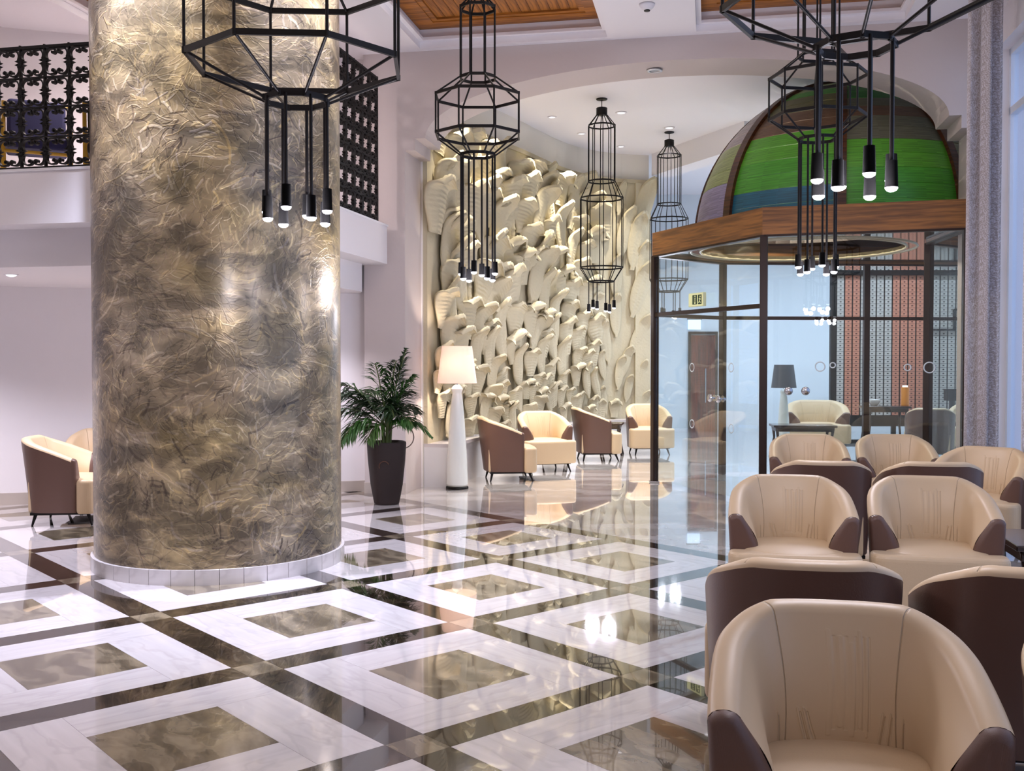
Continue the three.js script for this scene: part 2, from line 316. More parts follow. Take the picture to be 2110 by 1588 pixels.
// ------------------------------------------------------------------ great column
{
  const cx = -2.125, cd = 7.44, r = 0.865;
  // trowelled plaster: patches of pigment, then thousands of curved trowel strokes; the same strokes give the relief
  const TW = 2048, THt = 1772, cc = document.createElement('canvas'), cb = document.createElement('canvas');
  cc.width = cb.width = TW; cc.height = cb.height = THt;
  const g1 = cc.getContext('2d'), g2 = cb.getContext('2d');
  g1.fillStyle = '#7d6f58'; g1.fillRect(0, 0, TW, THt); g2.fillStyle = '#777777'; g2.fillRect(0, 0, TW, THt);
  reseed(12);
  const wrap = (f) => { for (const o of [-TW, 0, TW]) { g1.setTransform(1, 0, 0, 1, o, 0); g2.setTransform(1, 0, 0, 1, o, 0); f(); } };
  const blot = ['74,66,54', '96,86,70', '128,108,60', '152,132,80', '62,54,42', '120,114,108', '52,44,36', '110,92,64'];
  for (let k = 0; k < 520; k++) {
    const x = rnd(0, TW), y = rnd(0, THt), r = rnd(40, 190), c = blot[Math.floor(rnd(0, blot.length))], al = rnd(0.15, 0.5), sq = rnd(0.5, 1);
    wrap(() => { g1.save(); g1.translate(x, y); g1.scale(1, sq); const gr = g1.createRadialGradient(0, 0, 0, 0, 0, r); gr.addColorStop(0, `rgba(${c},${al})`); gr.addColorStop(1, `rgba(${c},0)`); g1.fillStyle = gr; g1.beginPath(); g1.arc(0, 0, r, 0, 7); g1.fill(); g1.restore(); });
  }
  const tones = [['196,182,158', 1], ['206,184,132', 1], ['168,150,116', 1], ['40,31,27', -1], ['26,20,18', -1], ['60,50,44', -1], ['150,140,132', 1], ['178,150,96', 1]];
  for (let k = 0; k < 24000; k++) {
    const x = rnd(0, TW), y = rnd(0, THt), fld = fbm(x / TW, y / THt, 7, 6, 2) * 14, fld2 = fbm(x / TW + 0.4, y / THt + 0.2, 5, 5, 2);
    const a = fld + rnd(-0.9, 0.9), l = rnd(8, 30) * (k % 61 === 0 ? 3.0 : 1), bend = rnd(-0.75, 0.75), [c, s] = tones[Math.floor(rnd(0, tones.length))], al = rnd(0.10, 0.50) * (0.35 + 1.1 * fld2), wd = k % 5 === 0 ? rnd(3, 7) : rnd(0.7, 2.4);
    const dx = Math.cos(a) * l, dy = Math.sin(a) * l * 0.8, mx = x - dy * bend, my = y + dx * bend;
    wrap(() => { for (const [g, col] of [[g1, `rgba(${c},${al})`], [g2, s > 0 ? `rgba(235,235,235,${al * 1.1})` : `rgba(15,15,15,${al * 1.1})`]]) { g.strokeStyle = col; g.lineWidth = wd; g.lineCap = 'round'; g.beginPath(); g.moveTo(x - dx, y - dy); g.quadraticCurveTo(mx, my, x + dx, y + dy); g.stroke(); } });
  }
  { // crumpled mottling under the strokes
    const im = g1.getImageData(0, 0, TW, THt), ib = g2.getImageData(0, 0, TW, THt), a = im.data, b = ib.data;
    for (let y = 0; y < THt; y++) for (let x = 0; x < TW; x++) {
      const u = x / TW, v = y / THt, w1 = fbm(u, v, 12, 14, 3) - 0.5, w2 = fbm(u + 0.31, v + 0.57, 12, 14, 3) - 0.5;
      const n1 = fbm(u + 0.06 * w1, v + 0.05 * w2, 26, 38, 5), rg = 1 - Math.abs(fbm(u + 0.05 * w2 + 0.2, v + 0.09 * w1, 22, 34, 4) - 0.5) * 2, o = (y * TW + x) * 4;
      const pt = fbm(u, v, 6, 6, 3), f = (0.92 + 0.5 * smooth(0.3, 0.7, n1)) * (0.88 + 0.24 * pt), h = 22 * smooth(0.93, 1, rg) * (0.3 + n1), dk = smooth(0.9, 1, 1 - Math.abs(n1 - 0.43) * 9) * 0.22;
      a[o] = a[o] * f * (1 - dk) + h; a[o + 1] = a[o + 1] * f * (1 - dk) + h * 0.9; a[o + 2] = a[o + 2] * f * (1 - dk) + h * 0.7;
      const hb = b[o] * 0.75 + 110 * (n1 - 0.5) + 20 * rg + 25; b[o] = b[o + 1] = b[o + 2] = hb;
    }
    g1.setTransform(1, 0, 0, 1, 0, 0); g2.setTransform(1, 0, 0, 1, 0, 0); g1.putImageData(im, 0, 0); g2.putImageData(ib, 0, 0);
  }
  const col = new THREE.CanvasTexture(cc), bump = new THREE.CanvasTexture(cb);
  col.colorSpace = THREE.SRGBColorSpace; for (const q of [col, bump]) q.wrapS = THREE.RepeatWrapping;
  const t = thing('column', 'huge round column in mottled brown and gold troweled plaster', 'column', P(cx, 0, cd).toArray(), 0, null, 'structure');
  mk('shaft', new THREE.CylinderGeometry(r, r, CEIL - 0.09, 96, 1, true).translate(0, (CEIL + 0.09) / 2, 0), std({ map: col, bumpMap: bump, bumpScale: 0.0055, roughness: 0.36, metalness: 0.5, clearcoat: 0.35, clearcoatRoughness: 0.22 }), t);
  mk('core', new THREE.CylinderGeometry(r - 0.01, r - 0.01, CEIL - 0.02, 48).translate(0, CEIL / 2, 0), M.wall, t);
  const n = 36;
  const seg = new THREE.Shape(); const da = (Math.PI * 2) / n, q = 0.004;
  for (let k = 0; k <= 3; k++) { const a = -da / 2 + q / 2 + ((da - q) * k) / 3; seg[k ? 'lineTo' : 'moveTo']((r + 0.022) * Math.cos(a), (r + 0.022) * Math.sin(a)); }
  for (let k = 3; k >= 0; k--) { const a = -da / 2 + q / 2 + ((da - q) * k) / 3; seg.lineTo((r - 0.005) * Math.cos(a), (r - 0.005) * Math.sin(a)); }
  const sg = uvm(new THREE.ExtrudeGeometry(seg, { depth: 0.1, bevelEnabled: false }).rotateX(-Math.PI / 2));
  const skirt = std({ map: tWhiteMarble, roughness: 0.25 });
  for (let k = 0; k < n; k++) { const o = mk('base_tile', sg, skirt, t); o.rotation.y = k * da; }
}

// ------------------------------------------------------------------ mezzanine
const MZ = 2.9;
{
  const c0 = [-2.13, 7.52], r1 = [-1.35, 11.07], l1 = [-7.6, 8.66];
  const m = thing('mezzanine', 'white stepped mezzanine slab carried by the round column', 'balcony', [0, 0, 0], 0, null, 'structure');
  mk('upper_slab', plate([l1, c0, r1, [-1.6, 11.4], [-7.6, 9.47]], MZ - 0.4, MZ), M.wall, m);
  mk('lower_slab', plate([[-7.6, 8.95], [-2.35, 7.84], [-1.62, 11.05], [-1.7, 11.36], [-7.6, 9.47]], MZ - 0.7, MZ - 0.4), M.wall, m);
  mk('upper_lip', plate([[-7.6, 8.645], [-2.12, 7.505], [-1.335, 11.07], [-1.45, 11.1], [-2.22, 7.65], [-7.6, 8.77]], MZ, MZ + 0.02), M.jamb, m);
  // iron railing and screen of scrollwork
  const ribbon = (pts, w, dep) => { // flat iron strip following 2-D points, dep deep
    const s = []; const n = pts.length;
    for (let i = 0; i < n; i++) { const [x0, y0] = pts[Math.max(0, i - 1)], [x1, y1] = pts[Math.min(n - 1, i + 1)], l = Math.hypot(x1 - x0, y1 - y0) || 1, nx = (-(y1 - y0) / l) * w / 2, ny = ((x1 - x0) / l) * w / 2; s.push([pts[i][0] + nx, pts[i][1] + ny, pts[i][0] - nx, pts[i][1] - ny]); }
    const pos = [], q = (a, b, c, d) => pos.push(...a, ...b, ...c, ...a, ...c, ...d), h = dep / 2;
    for (let i = 0; i < n - 1; i++) {
      const a = s[i], b = s[i + 1], A = [a[0], a[1], h], Ab = [a[0], a[1], -h], C = [a[2], a[3], h], Cb = [a[2], a[3], -h], D = [b[0], b[1], h], Db = [b[0], b[1], -h], E = [b[2], b[3], h], Eb = [b[2], b[3], -h];
      q(C, E, D, A); q(Ab, Db, Eb, Cb); q(A, D, Db, Ab); q(Cb, Eb, E, C);
    }
    const g = new THREE.BufferGeometry(); g.setAttribute('position', new THREE.Float32BufferAttribute(pos, 3)); g.computeVertexNormals(); g.setAttribute('uv', new THREE.BufferAttribute(new Float32Array((pos.length / 3) * 2), 2)); return g;
  };
  const scrollCell = (w, h, thick, dep) => { // four C scrolls meeting at the middle of the sides
    const parts = [], spiral = (cx, cy, r0, r1, a0, a1, n = 16) => Array.from({ length: n }, (_, k) => { const t = k / (n - 1), a = a0 + (a1 - a0) * t, r = r0 + (r1 - r0) * t; return [cx + r * Math.cos(a), cy + r * Math.sin(a)]; });
    for (const sx of [-1, 1]) for (const sy of [-1, 1]) {
      const cx = 0.235 * w, cy = 0.235 * h, R0 = 0.215 * w;
      const pts = [[0.46 * w, 0.03 * h], ...spiral(cx, cy, R0, R0 * 0.98, -0.55, Math.PI * 0.55, 10), ...spiral(cx * 0.60, cy * 1.36, R0 * 0.50, R0 * 0.14, Math.PI * 0.62, Math.PI * 2.2, 14)];
      parts.push(ribbon(pts.map(([x, y]) => [x * sx, y * sy]), thick, dep));
      parts.push(new THREE.SphereGeometry(thick * 0.85, 6, 5).translate(cx * 0.60 * sx, cy * 1.36 * sy, 0));
      parts.push(ribbon([[0.5 * w * sx, 0], [0.3 * w * sx, 0.06 * h * sy], [0.5 * w * sx, 0.12 * h * sy]], thick * 0.8, dep));
    }
    parts.push(ribbon([[-0.5 * w, 0.5 * h], [-0.2 * w, 0.485 * h], [0, 0.44 * h], [0.2 * w, 0.485 * h], [0.5 * w, 0.5 * h]], thick, dep));
    return merge(parts);
  };
  function railing(name, label, a, b, n, rows, h, grid) {
    const len = Math.hypot(b[0] - a[0], b[1] - a[1]), t = thing(name, label, 'railing', P(a[0], MZ + 0.02, a[1]).toArray(), Math.atan2(b[1] - a[1], b[0] - a[0]));
    const w = len / n, rh = (h - 0.04) / rows, g = scrollCell(w, rh, grid, 0.03);
    for (let i = 0; i < n; i++) for (let j = 0; j < rows; j++) { const o = mk('scrollwork', g, M.iron, t); o.position.set(w * (i + 0.5), 0.02 + rh * (j + 0.5), 0); }
    const post = box(grid * 1.1, h, 0.03, 0, h / 2, 0), rail = box(len, 0.022, 0.04, len / 2, 0, 0);
    for (let i = 0; i <= n; i++) mk('upright', post, M.iron, t).position.x = i * w;
    for (let j = 0; j <= rows; j++) mk('rail', j === 0 || j === rows ? rail : box(len, 0.008, 0.02, len / 2, 0, 0), M.iron, t).position.y = 0.02 + rh * j - (j === 0 ? 0.01 : 0);
    return t;
  }
  const dirL = [(-7.6 - -2.12) / 5.6, (8.66 - 7.505) / 5.6];
  const e0 = [-2.75, 7.505 + 0.63 * 0.208 + 0.06], e1 = [-4.6, 7.505 + 2.48 * 0.208 + 0.06];
  railing('balcony_railing', 'black scrolled iron railing on mezzanine left of the column', e1, e0, 9, 4, 0.95, 0.0105);
  const s0 = [-2.02, 8.3], s1 = [-1.44, 10.92];
  railing('scroll_screen', 'tall black scrolled iron screen between column and arch wall', s0, s1, 12, 7, 1.55, 0.016);
  // recessed downlights under the mezzanine
  const spots = [[-4.334, 8.86, 'left of the column'], [-3.0, 9.3, 'behind the column'], [-5.9, 9.1, 'beyond the left edge'], [-2.2, 10.4, 'near the palm']];
  for (const [x, d, w] of spots) {
    const t = thing('recessed_downlight', `small round recessed downlight in mezzanine soffit ${w}`, 'downlight', P(x, MZ - 0.7, d).toArray(), 0, 'downlights under the mezzanine');
    mk('trim_ring', lathe([[0.045, -0.001], [0.06, -0.001], [0.06, -0.004], [0.045, -0.005]], 24), M.ceiling, t);
    mk('lens', new THREE.SphereGeometry(0.044, 20, 8, 0, Math.PI * 2, Math.PI / 2, Math.PI / 2).scale(1, 0.5, 1), M.bulb, t);
    const l = new THREE.SpotLight('#f6f0ff', 22 * LIGHT.spot, 0, R(62), 0.7); l.position.set(0, -0.045, 0); l.target.position.set(0, -2, 0); l.castShadow = true; l.shadow.radius = 1.0; t.add(l); t.add(l.target);
  }
  // upstairs chairs behind the railing
  const navy = std({ color: '#23234f', roughness: 0.8 }), yellow = std({ color: '#c39a2c', roughness: 0.5 }), dark = std({ color: '#1d1a17', roughness: 0.7 });
  const lounge = (label, x, d, turn, fab, frame, s) => {
    const t = thing('lounge_chair', label, 'chair', P(x, MZ, d).toArray(), turn, 'chairs upstairs behind the railing');
    mk('seat', rbox(0.56 * s, 0.1, 0.52 * s, 0.03, 0, 0.4 * s, 0), fab, t);
    mk('backrest', rbox(0.54 * s, 0.48 * s, 0.09, 0.035).rotateX(-0.22).translate(0, 0.68 * s, -0.25 * s), fab, t);
    for (const sx of [-1, 1]) {
      mk('side_frame', merge([rod(V3(sx * 0.3 * s, 0, 0.26 * s), V3(sx * 0.3 * s, 0.58 * s, 0.24 * s), 0.018), rod(V3(sx * 0.3 * s, 0, -0.28 * s), V3(sx * 0.3 * s, 0.9 * s, -0.33 * s), 0.018), rod(V3(sx * 0.3 * s, 0.58 * s, 0.26 * s), V3(sx * 0.3 * s, 0.6 * s, -0.3 * s), 0.018)]), frame, t);
    }
    mk('stretcher', rod(V3(-0.3 * s, 0.3 * s, 0.25 * s), V3(0.3 * s, 0.3 * s, 0.25 * s), 0.015), frame, t); mk('top_rail', rod(V3(-0.3 * s, 0.88 * s, -0.33 * s), V3(0.3 * s, 0.88 * s, -0.33 * s), 0.018), frame, t);
  };
  lounge('navy upholstered chair with yellow frame behind the mezzanine railing', -3.98, 8.6, R(25), navy, yellow, 0.85);
  lounge('dark low chair behind the mezzanine railing close to the column', -3.32, 8.55, R(200), dark, yellow, 0.7);
  // ceiling lamp of the upper gallery
  const t = thing('gallery_downlight', 'round white downlight over the mezzanine gallery', 'downlight', P(-3.6, CEIL, 9.0).toArray());
  mk('housing', new THREE.CylinderGeometry(0.09, 0.09, 0.05, 24).translate(0, -0.024, 0), M.ceiling, t);
  mk('lens', new THREE.CylinderGeometry(0.075, 0.075, 0.006, 24).translate(0, -0.051, 0), M.bulb, t);
  const l = new THREE.SpotLight('#ffeef4', 26 * LIGHT.spot, 0, R(75), 0.6); l.position.set(0, -0.07, 0); l.target.position.set(0.4, -2, -0.6); l.castShadow = true; l.shadow.radius = 3; t.add(l); t.add(l.target);
}

// ------------------------------------------------------------------ carved banana-leaf relief on the niche wall
{
  const stone = std({ color: '#c4ba9e', roughness: 0.9, bumpMap: tex(256, 256, (u, v) => gray(fbm(u, v, 16, 16, 4)), 0.5, false), bumpScale: 0.004 });
  const rel = thing('stone_relief', 'tall cream stone relief of overlapping banana leaves on the curved wall', 'relief', [0, 0, 0], 0, null, 'structure');
  const front = (k) => reliefPlan.map(([x, d], i) => { const [x0, d0] = reliefPlan[Math.max(0, i - 1)], [x1, d1] = reliefPlan[Math.min(40, i + 1)], l = Math.hypot(x1 - x0, d1 - d0); return [x + ((d1 - d0) / l) * k, d - ((x1 - x0) / l) * k]; });
  const Y0 = 0.5, Y1 = 4.44;
  mk('backing_slab', wallLine(front(0.05), Y0, Y1, 0.049), stone, rel);
  mk('plinth', wallLine(front(0.30), 0, 0.46, 0.295), plasterMat('#e8e6e4'), rel);
  mk('plinth_ledge', wallLine(front(0.33), 0.46, 0.5, 0.325), std({ map: tWhiteMarble, roughness: 0.2 }), rel);
  mk('top_border', wallLine(front(0.075), Y1 - 0.06, Y1, 0.07), stone, rel);
  { const f = front(0.1).slice(-3); mk('side_border', wallLine([[f[0][0] + 0.06, f[0][1]], f[2]], Y0, Y1 - 0.06, 0.06), stone, rel); }
  // leaves: surface swept along a curling midrib, with skirts down to the slab
  function leafGeo(len, wid, bend, lean, ribs, curl, from, stem) {
    const NU = 40, NV = 10, pos = [], idx = [], mid = [];
    let y = 0, z = 0.055, al = lean;
    for (let i = 0; i <= NU; i++) { const u = i / NU; mid.push([y, z, al]); al = lean + bend * smooth(from, 1.0, u); y += (Math.cos(al) * len) / NU; z += (Math.sin(al) * len * 0.62) / NU; }
    const row = (i, back) => {
      const u = i / NU, [cy, cz, a] = mid[i], b = clamp((u - stem) / (1 - stem)), w = stem < 0 ? wid * (0.55 + 0.45 * smooth(0, 0.5, u)) * Math.sqrt(Math.max(0.05, 1 - Math.pow(Math.max(0, u - 0.5) / 0.5, 2.0))) : Math.max(0.03, wid * Math.pow(Math.sin(Math.PI * clamp(0.03 + 0.94 * Math.pow(b, 0.8), 0.02, 0.985)), 0.58));
      for (let j = 0; j <= NV; j++) {
        const v = (j / NV) * 2 - 1, e = Math.abs(v);
        const cup = mix(-0.28, curl, smooth(R(10), R(70), a)), groove = 0.012 * Math.exp(-((v / 0.14) ** 2)), rel = cup * w * v * v + ribs * Math.sin(u * len * 120 + e * 4) * (1 - e * e) * smooth(stem, stem + 0.1, u);
        const off = back ? rel - 0.05 + 2 * groove * smooth(R(40), R(90), a) : rel - groove;
        pos.push(v * w, cy - Math.sin(a) * off, Math.max(0.0, cz + Math.cos(a) * off));
      }
    };
    for (let i = 0; i <= NU; i++) row(i, false);
    for (let i = 0; i <= NU; i++) row(i, true);
    const at = (i, j, b) => (b ? (NU + 1) * (NV + 1) : 0) + i * (NV + 1) + j, quad = (a, b, c, d) => idx.push(a, b, c, a, c, d);
    for (let i = 0; i < NU; i++) {
      for (let j = 0; j < NV; j++) { quad(at(i, j), at(i, j + 1), at(i + 1, j + 1), at(i + 1, j)); quad(at(i, j + 1, 1), at(i, j, 1), at(i + 1, j, 1), at(i + 1, j + 1, 1)); }
      quad(at(i, 0, 1), at(i, 0), at(i + 1, 0), at(i + 1, 0, 1)); quad(at(i, NV), at(i, NV, 1), at(i + 1, NV, 1), at(i + 1, NV));
    }
    for (let j = 0; j < NV; j++) quad(at(NU, j), at(NU, j + 1), at(NU, j + 1, 1), at(NU, j, 1));
    const g = new THREE.BufferGeometry(); g.setAttribute('position', new THREE.Float32BufferAttribute(pos, 3)); g.setIndex(idx);
    g.setAttribute('uv', new THREE.Float32BufferAttribute(pos.flatMap((_, k) => (k % 3 === 2 ? [pos[k - 2] + pos[k], pos[k - 1]] : [])), 2)); g.computeVertexNormals(); return g;
  }
  reseed(77);
  const hoods = [], paddles = [];
  for (let k = 0; k < 5; k++) hoods.push(k < 1 ? leafGeo(rnd(0.66, 0.8), rnd(0.20, 0.25), R(rnd(110, 125)), R(7), 0.006, rnd(0.8, 1.1), rnd(0.40, 0.5), -1) : leafGeo(rnd(0.58, 0.7), rnd(0.19, 0.23), R(rnd(58, 92)), R(11), 0.008, rnd(0.35, 0.7), rnd(0.5, 0.6), -1));
  for (let k = 0; k < 4; k++) paddles.push(leafGeo(rnd(0.85, 1.1), rnd(0.15, 0.2), R(rnd(55, 95)), R(4), 0.009, 0.35, 0.45, 0.06));
  const L = reliefCurve.getLength();
  const place = (g, s, y, tilt, sc, out = 0.03, name = 'leaf', flip = 1) => {
    const u = clamp(s / L, 0.001, 0.999), p = reliefCurve.getPointAt(u), tg = reliefCurve.getTangentAt(u);
    const o = mk(name, g, stone, rel), nrm = V3(-tg.z, 0, tg.x); // towards the room
    o.matrixAutoUpdate = true;
    const rot = new THREE.Matrix4().makeBasis(tg.clone(), V3(0, 1, 0), nrm), q = new THREE.Quaternion().setFromRotationMatrix(rot).multiply(new THREE.Quaternion().setFromAxisAngle(V3(0, 0, 1), tilt));
    o.quaternion.copy(q); o.position.copy(p).addScaledVector(nrm, 0.045 + out); o.position.y = y; o.scale.set(sc * flip, sc, sc);
    return o;
  };
  // trunks
  const trunk = (() => { const r = []; for (let k = 0; k < 26; k++) { r.push([0.062 + (k % 2 ? 0.008 : 0), k * 0.05]); r.push([0.055, k * 0.05 + 0.042]); } return lathe(r, 10).scale(1, 1, 0.7); })();
  for (const [s, y, sc] of [[1.35, 2.1, 1.15], [2.62, 1.55, 1.5], [3.9, 2.4, 1.1], [5.3, 1.2, 1.0]]) place(trunk, s, y, 0, sc, 0.02, 'trunk');
  const rows = 12; let n = 0;
  for (let r = rows - 1; r >= 0; r--) {
    const big = smooth(1, 6, r), y = Y0 - 0.02 + (r < 3 ? r * 0.22 : 0.66 + (r - 3) * 0.33), pitch = mix(0.33, 0.45, big) * mix(1.1, 0.85, smooth(0.55, 0.85, 0.6)), cols = Math.round(L / pitch), out = 0.008 + 0.006 * (rows - r);
    for (let c = 0; c < cols; c++) {
      const s = ((c + 0.5 + (r % 2 ? 0.25 : -0.25)) / cols) * L + rnd(-0.06, 0.06);
      if (s < 0.08 || s > L - 0.16) continue;
      const edge = s > L - 0.95, clump = Math.sin(s * 4.2 + 0.6), yy = y + rnd(-0.07, 0.07) + 0.09 * clump;
      const pad = edge ? rnd() < 0.85 : rnd() < 0.28 + 0.2 * (clump < -0.5), g = pad ? paddles[Math.floor(rnd(0, 4))] : hoods[Math.floor(rnd(0, 5))];
      let sc = mix(0.58, 1.0, big) * rnd(0.82, 1.15); const top = pad ? 0.80 : 0.56;
      if (yy + top * sc > Y1 - 0.05) sc = (Y1 - 0.06 - yy) / top;
      if (sc < 0.3) continue; n++;
      place(g, s, yy, (pad ? -0.36 : -0.14) * clump * (1 + rnd(-0.5, 0.5)) + rnd(-0.2, 0.2), sc, edge ? 0.04 : out + (pad ? 0.012 : 0), 'leaf', rnd() < 0.5 ? 1 : -1).scale.multiply(V3(pad ? mix(1.25, 0.8, smooth(L * 0.55, L * 0.85, s)) : mix(1.5, 1.0, smooth(L * 0.55, L * 0.85, s)), 1, edge ? 0.6 : 1.0));
    }
  }
}

// ------------------------------------------------------------------ revolving door: glass drum, timber canopy and striped dome
{
  const A = [[1.70, 12.17], [2.50, 10.16], [4.28, 9.63], [4.42, 10.85], [6.3, 12.2], [6.1, 13.35], [2.69, 13.05]], NS = 7;
  const t = thing('entrance_pavilion', 'glass entrance pavilion with timber fascia under a striped green dome', 'entrance');
  const YB = 2.70, YT = 2.97, YR = 2.0;
  const seg = (i) => { const a = A[i], b = A[(i + 1) % NS], l = Math.hypot(b[0] - a[0], b[1] - a[1]); return { a, b, l, turn: Math.atan2(b[1] - a[1], b[0] - a[0]) }; };
  const along = (name, i, g, mat) => { const { a, turn } = seg(i), o = mk(name, g, mat, t); o.position.set(a[0], 0, -a[1]); o.rotation.y = turn; return o; };
  // posts
  const post = rbox(0.075, YB, 0.075, 0.008, 0, YB / 2, 0);
  for (let k = 0; k < NS; k++) { const o = mk('post', post, M.bronze, t); o.position.set(A[k][0], 0, -A[k][1]); o.rotation.y = seg(k).turn; }
  mk('post_foot', rbox(0.11, 0.02, 0.11, 0.006, A[0][0], 0.012, -A[0][1]), M.chrome, t);
  mk('post', rbox(0.075, YB, 0.075, 0.008, 4.58, YB / 2, -13.215), M.bronze, t);
  for (let i = 0; i < NS; i++) {
    const { l } = seg(i);
    along('fascia_board', i, uvm(box(l + 0.03, YT - YB, 0.06, l / 2, (YB + YT) / 2, 0), 1, i * 0.7, i * 0.13), M.fascia);
    along('fascia_trim', i, box(l, 0.02, 0.075, l / 2, YB - 0.01, 0), M.bronze);
    if (i === 2) continue;
    if (i >= 1 && i <= 4) { along('glass_pane', i, box(l - 0.08, YB - 0.05, 0.01, l / 2, YB / 2, 0), M.glass); }
    else {
      along('transom', i, box(l - 0.07, 0.045, 0.05, l / 2, YR, 0), M.bronze);
      along('glass_pane', i, box(l - 0.08, YR - 0.06, 0.01, l / 2, YR / 2, 0), M.glass);
      along('glass_pane', i, box(l - 0.08, YB - YR - 0.06, 0.01, l / 2, (YR + YB) / 2, 0), M.glass);
    }
  }
  // safety stickers on the panes
  const ring = (r) => new THREE.TorusGeometry(r, 0.006, 4, 24).scale(1, 1, 0.25);
  const st = (i, s, y, r) => { const o = along('safety_sticker', i, ring(r).translate(s, y, 0.008), M.frost); return o; };
  for (const [s, y] of [[0.845, 1.379], [1.614, 1.383], [0.85, 0.751], [1.62, 0.744]]) st(0, s, y, 0.045);
  for (const [s, y, r] of [[0.541, 1.397, 0.045], [0.659, 1.41, 0.025], [1.342, 1.389, 0.03], [1.537, 1.389, 0.05]]) st(1, s, y, r);
  const knob = merge([rod(V3(0, 0, -0.03), V3(0, 0, 0.05), 0.014, 12), new THREE.SphereGeometry(0.042, 16, 12).scale(1, 1, 0.55).translate(0, 0, 0.065), new THREE.CylinderGeometry(0.035, 0.035, 0.008, 20).rotateX(Math.PI / 2).translate(0, 0, 0.008)]);
  for (const [i, s, y] of [[0, 1.3, 1.055], [0, 1.46, 1.05], [1, 0.245, 1.157], [1, 0.406, 1.158]]) along('door_knob', i, knob.clone().translate(s, y, 0.0), M.chrome);
  // soffit with round opening and rings
  const C = [3.30, 11.70], DC = [3.93, 12.25], DR = 1.70, DH = 1.76;
  const circ = (r, n = 48, c = DC) => Array.from({ length: n }, (_, k) => [c[0] + r * Math.cos((k / n) * 2 * Math.PI), c[1] + r * Math.sin((k / n) * 2 * Math.PI)]);
  const hole = circ(1.12, 40, C).reverse();
  mk('soffit', plate(A, YB + 0.02, YB + 0.06, [hole]), std({ color: '#4d4434', roughness: 0.12, clearcoat: 1, clearcoatRoughness: 0.05 }), t);
  for (const r of [1.13, 1.24]) { const o = mk('soffit_ring', new THREE.TorusGeometry(r, 0.014, 6, 64).rotateX(Math.PI / 2), std({ color: '#b7a98c', roughness: 0.3 }), t); o.position.set(C[0], YB + 0.02, -C[1]); }
  mk('canopy_deck', plate(A, YT - 0.05, YT - 0.01, [circ(1.12, 40, C).reverse()]), M.bronze, t);
  for (const [s, i] of [[0.35, 1], [0.9, 1], [1.4, 1], [1.7, 0], [1.0, 0]]) along('soffit_lamp', i, new THREE.CylinderGeometry(0.02, 0.02, 0.012, 12).translate(s, YB + 0.012, -0.10), M.bulb);
  // dome: eight gores of boards between timber ribs
  const dome = sub('dome', t); dome.position.set(DC[0], YT - 0.01, -DC[1]);
  const toCam = Math.atan2(-DC[1], -DC[0]); // plan angle towards the camera
  const rows = 15, pal = {
    teal: '#17708c', navy: '#24508a', green: '#52b02c', lime: '#66bb30', forest: '#2f8a2a', olive: '#76713e', brown: '#7c5c44', grey: '#77765f', violet: '#a79fc6', mauve: '#c0b2b4', sage: '#a3b36c', blue: '#4a9cc8', sea: '#36927c',
  };
  const patterns = [
    ['teal', 'teal', 'green', 'green', 'lime', 'lime', 'brown', 'brown', 'olive', 'olive', 'green', 'sage', 'sage', 'blue', 'blue'],
    ['green', 'green', 'green', 'lime', 'lime', 'grey', 'grey', 'brown', 'grey', 'forest', 'forest', 'green', 'green', 'blue', 'blue'],
    ['violet', 'violet', 'violet', 'sage', 'sage', 'sage', 'mauve', 'mauve', 'mauve', 'mauve', 'sage', 'sage', 'blue', 'blue', 'blue'],
    ['blue', 'violet', 'green', 'green', 'olive', 'olive', 'lime', 'lime', 'brown', 'brown', 'sea', 'sea', 'green', 'blue', 'blue'],
  ];
  const mats = {}; const grain = tex(256, 128, (u, v) => gray(0.86 + 0.4 * (fbm(u, v, 3, 32, 3) - 0.5)), 1.0, true, 0.3);
  for (const k in pal) mats[k] = std({ color: pal[k], map: grain, roughness: 0.5, clearcoat: 0.2, clearcoatRoughness: 0.3 });
  const pt = (az, el, r = 1) => V3(DR * r * Math.cos(el) * Math.cos(az), DH * r * Math.sin(el), -DR * r * Math.cos(el) * Math.sin(az));
  // azimuth in plan: toCam + k*45 deg; k>0 turns towards the viewer's left
  const order = { 0: 0, 7: 1, 1: 2, 6: 3, 2: 3, 5: 2, 3: 0, 4: 1 };
  for (let gk = 0; gk < 8; gk++) {
    const az0 = toCam - R(45 * gk), az1 = az0 - R(45), pattern = patterns[order[gk]];
    for (let r = 0; r < rows; r++) {
      const e0 = (r / rows) * R(84), e1 = ((r + 1) / rows) * R(84) - 0.004, pos = [], uv = [], n = 6;
      const q = (a, b, c, d, ua, va, ub, vb) => { pos.push(...a.toArray(), ...b.toArray(), ...c.toArray(), ...a.toArray(), ...c.toArray(), ...d.toArray()); uv.push(ua, va, ub, va, ub, vb, ua, va, ub, vb, ua, vb); };
      for (let k = 0; k < n; k++) {
        const a = az0 + ((az1 - az0) * k) / n, b = az0 + ((az1 - az0) * (k + 1)) / n, l = DR * R(45) / n;
        q(pt(b, e0), pt(a, e0), pt(a, e1), pt(b, e1), k * l, 0, k * l + l, 0.15);
        q(pt(a, e0, 0.988), pt(b, e0, 0.988), pt(b, e1, 0.988), pt(a, e1, 0.988), k * l, 0, k * l + l, 0.15);
        q(pt(a, e1), pt(a, e1, 0.988), pt(b, e1, 0.988), pt(b, e1), 0, 0, 0.1, 0.01);
        q(pt(b, e0), pt(b, e0, 0.988), pt(a, e0, 0.988), pt(a, e0), 0, 0, 0.1, 0.01);
      }
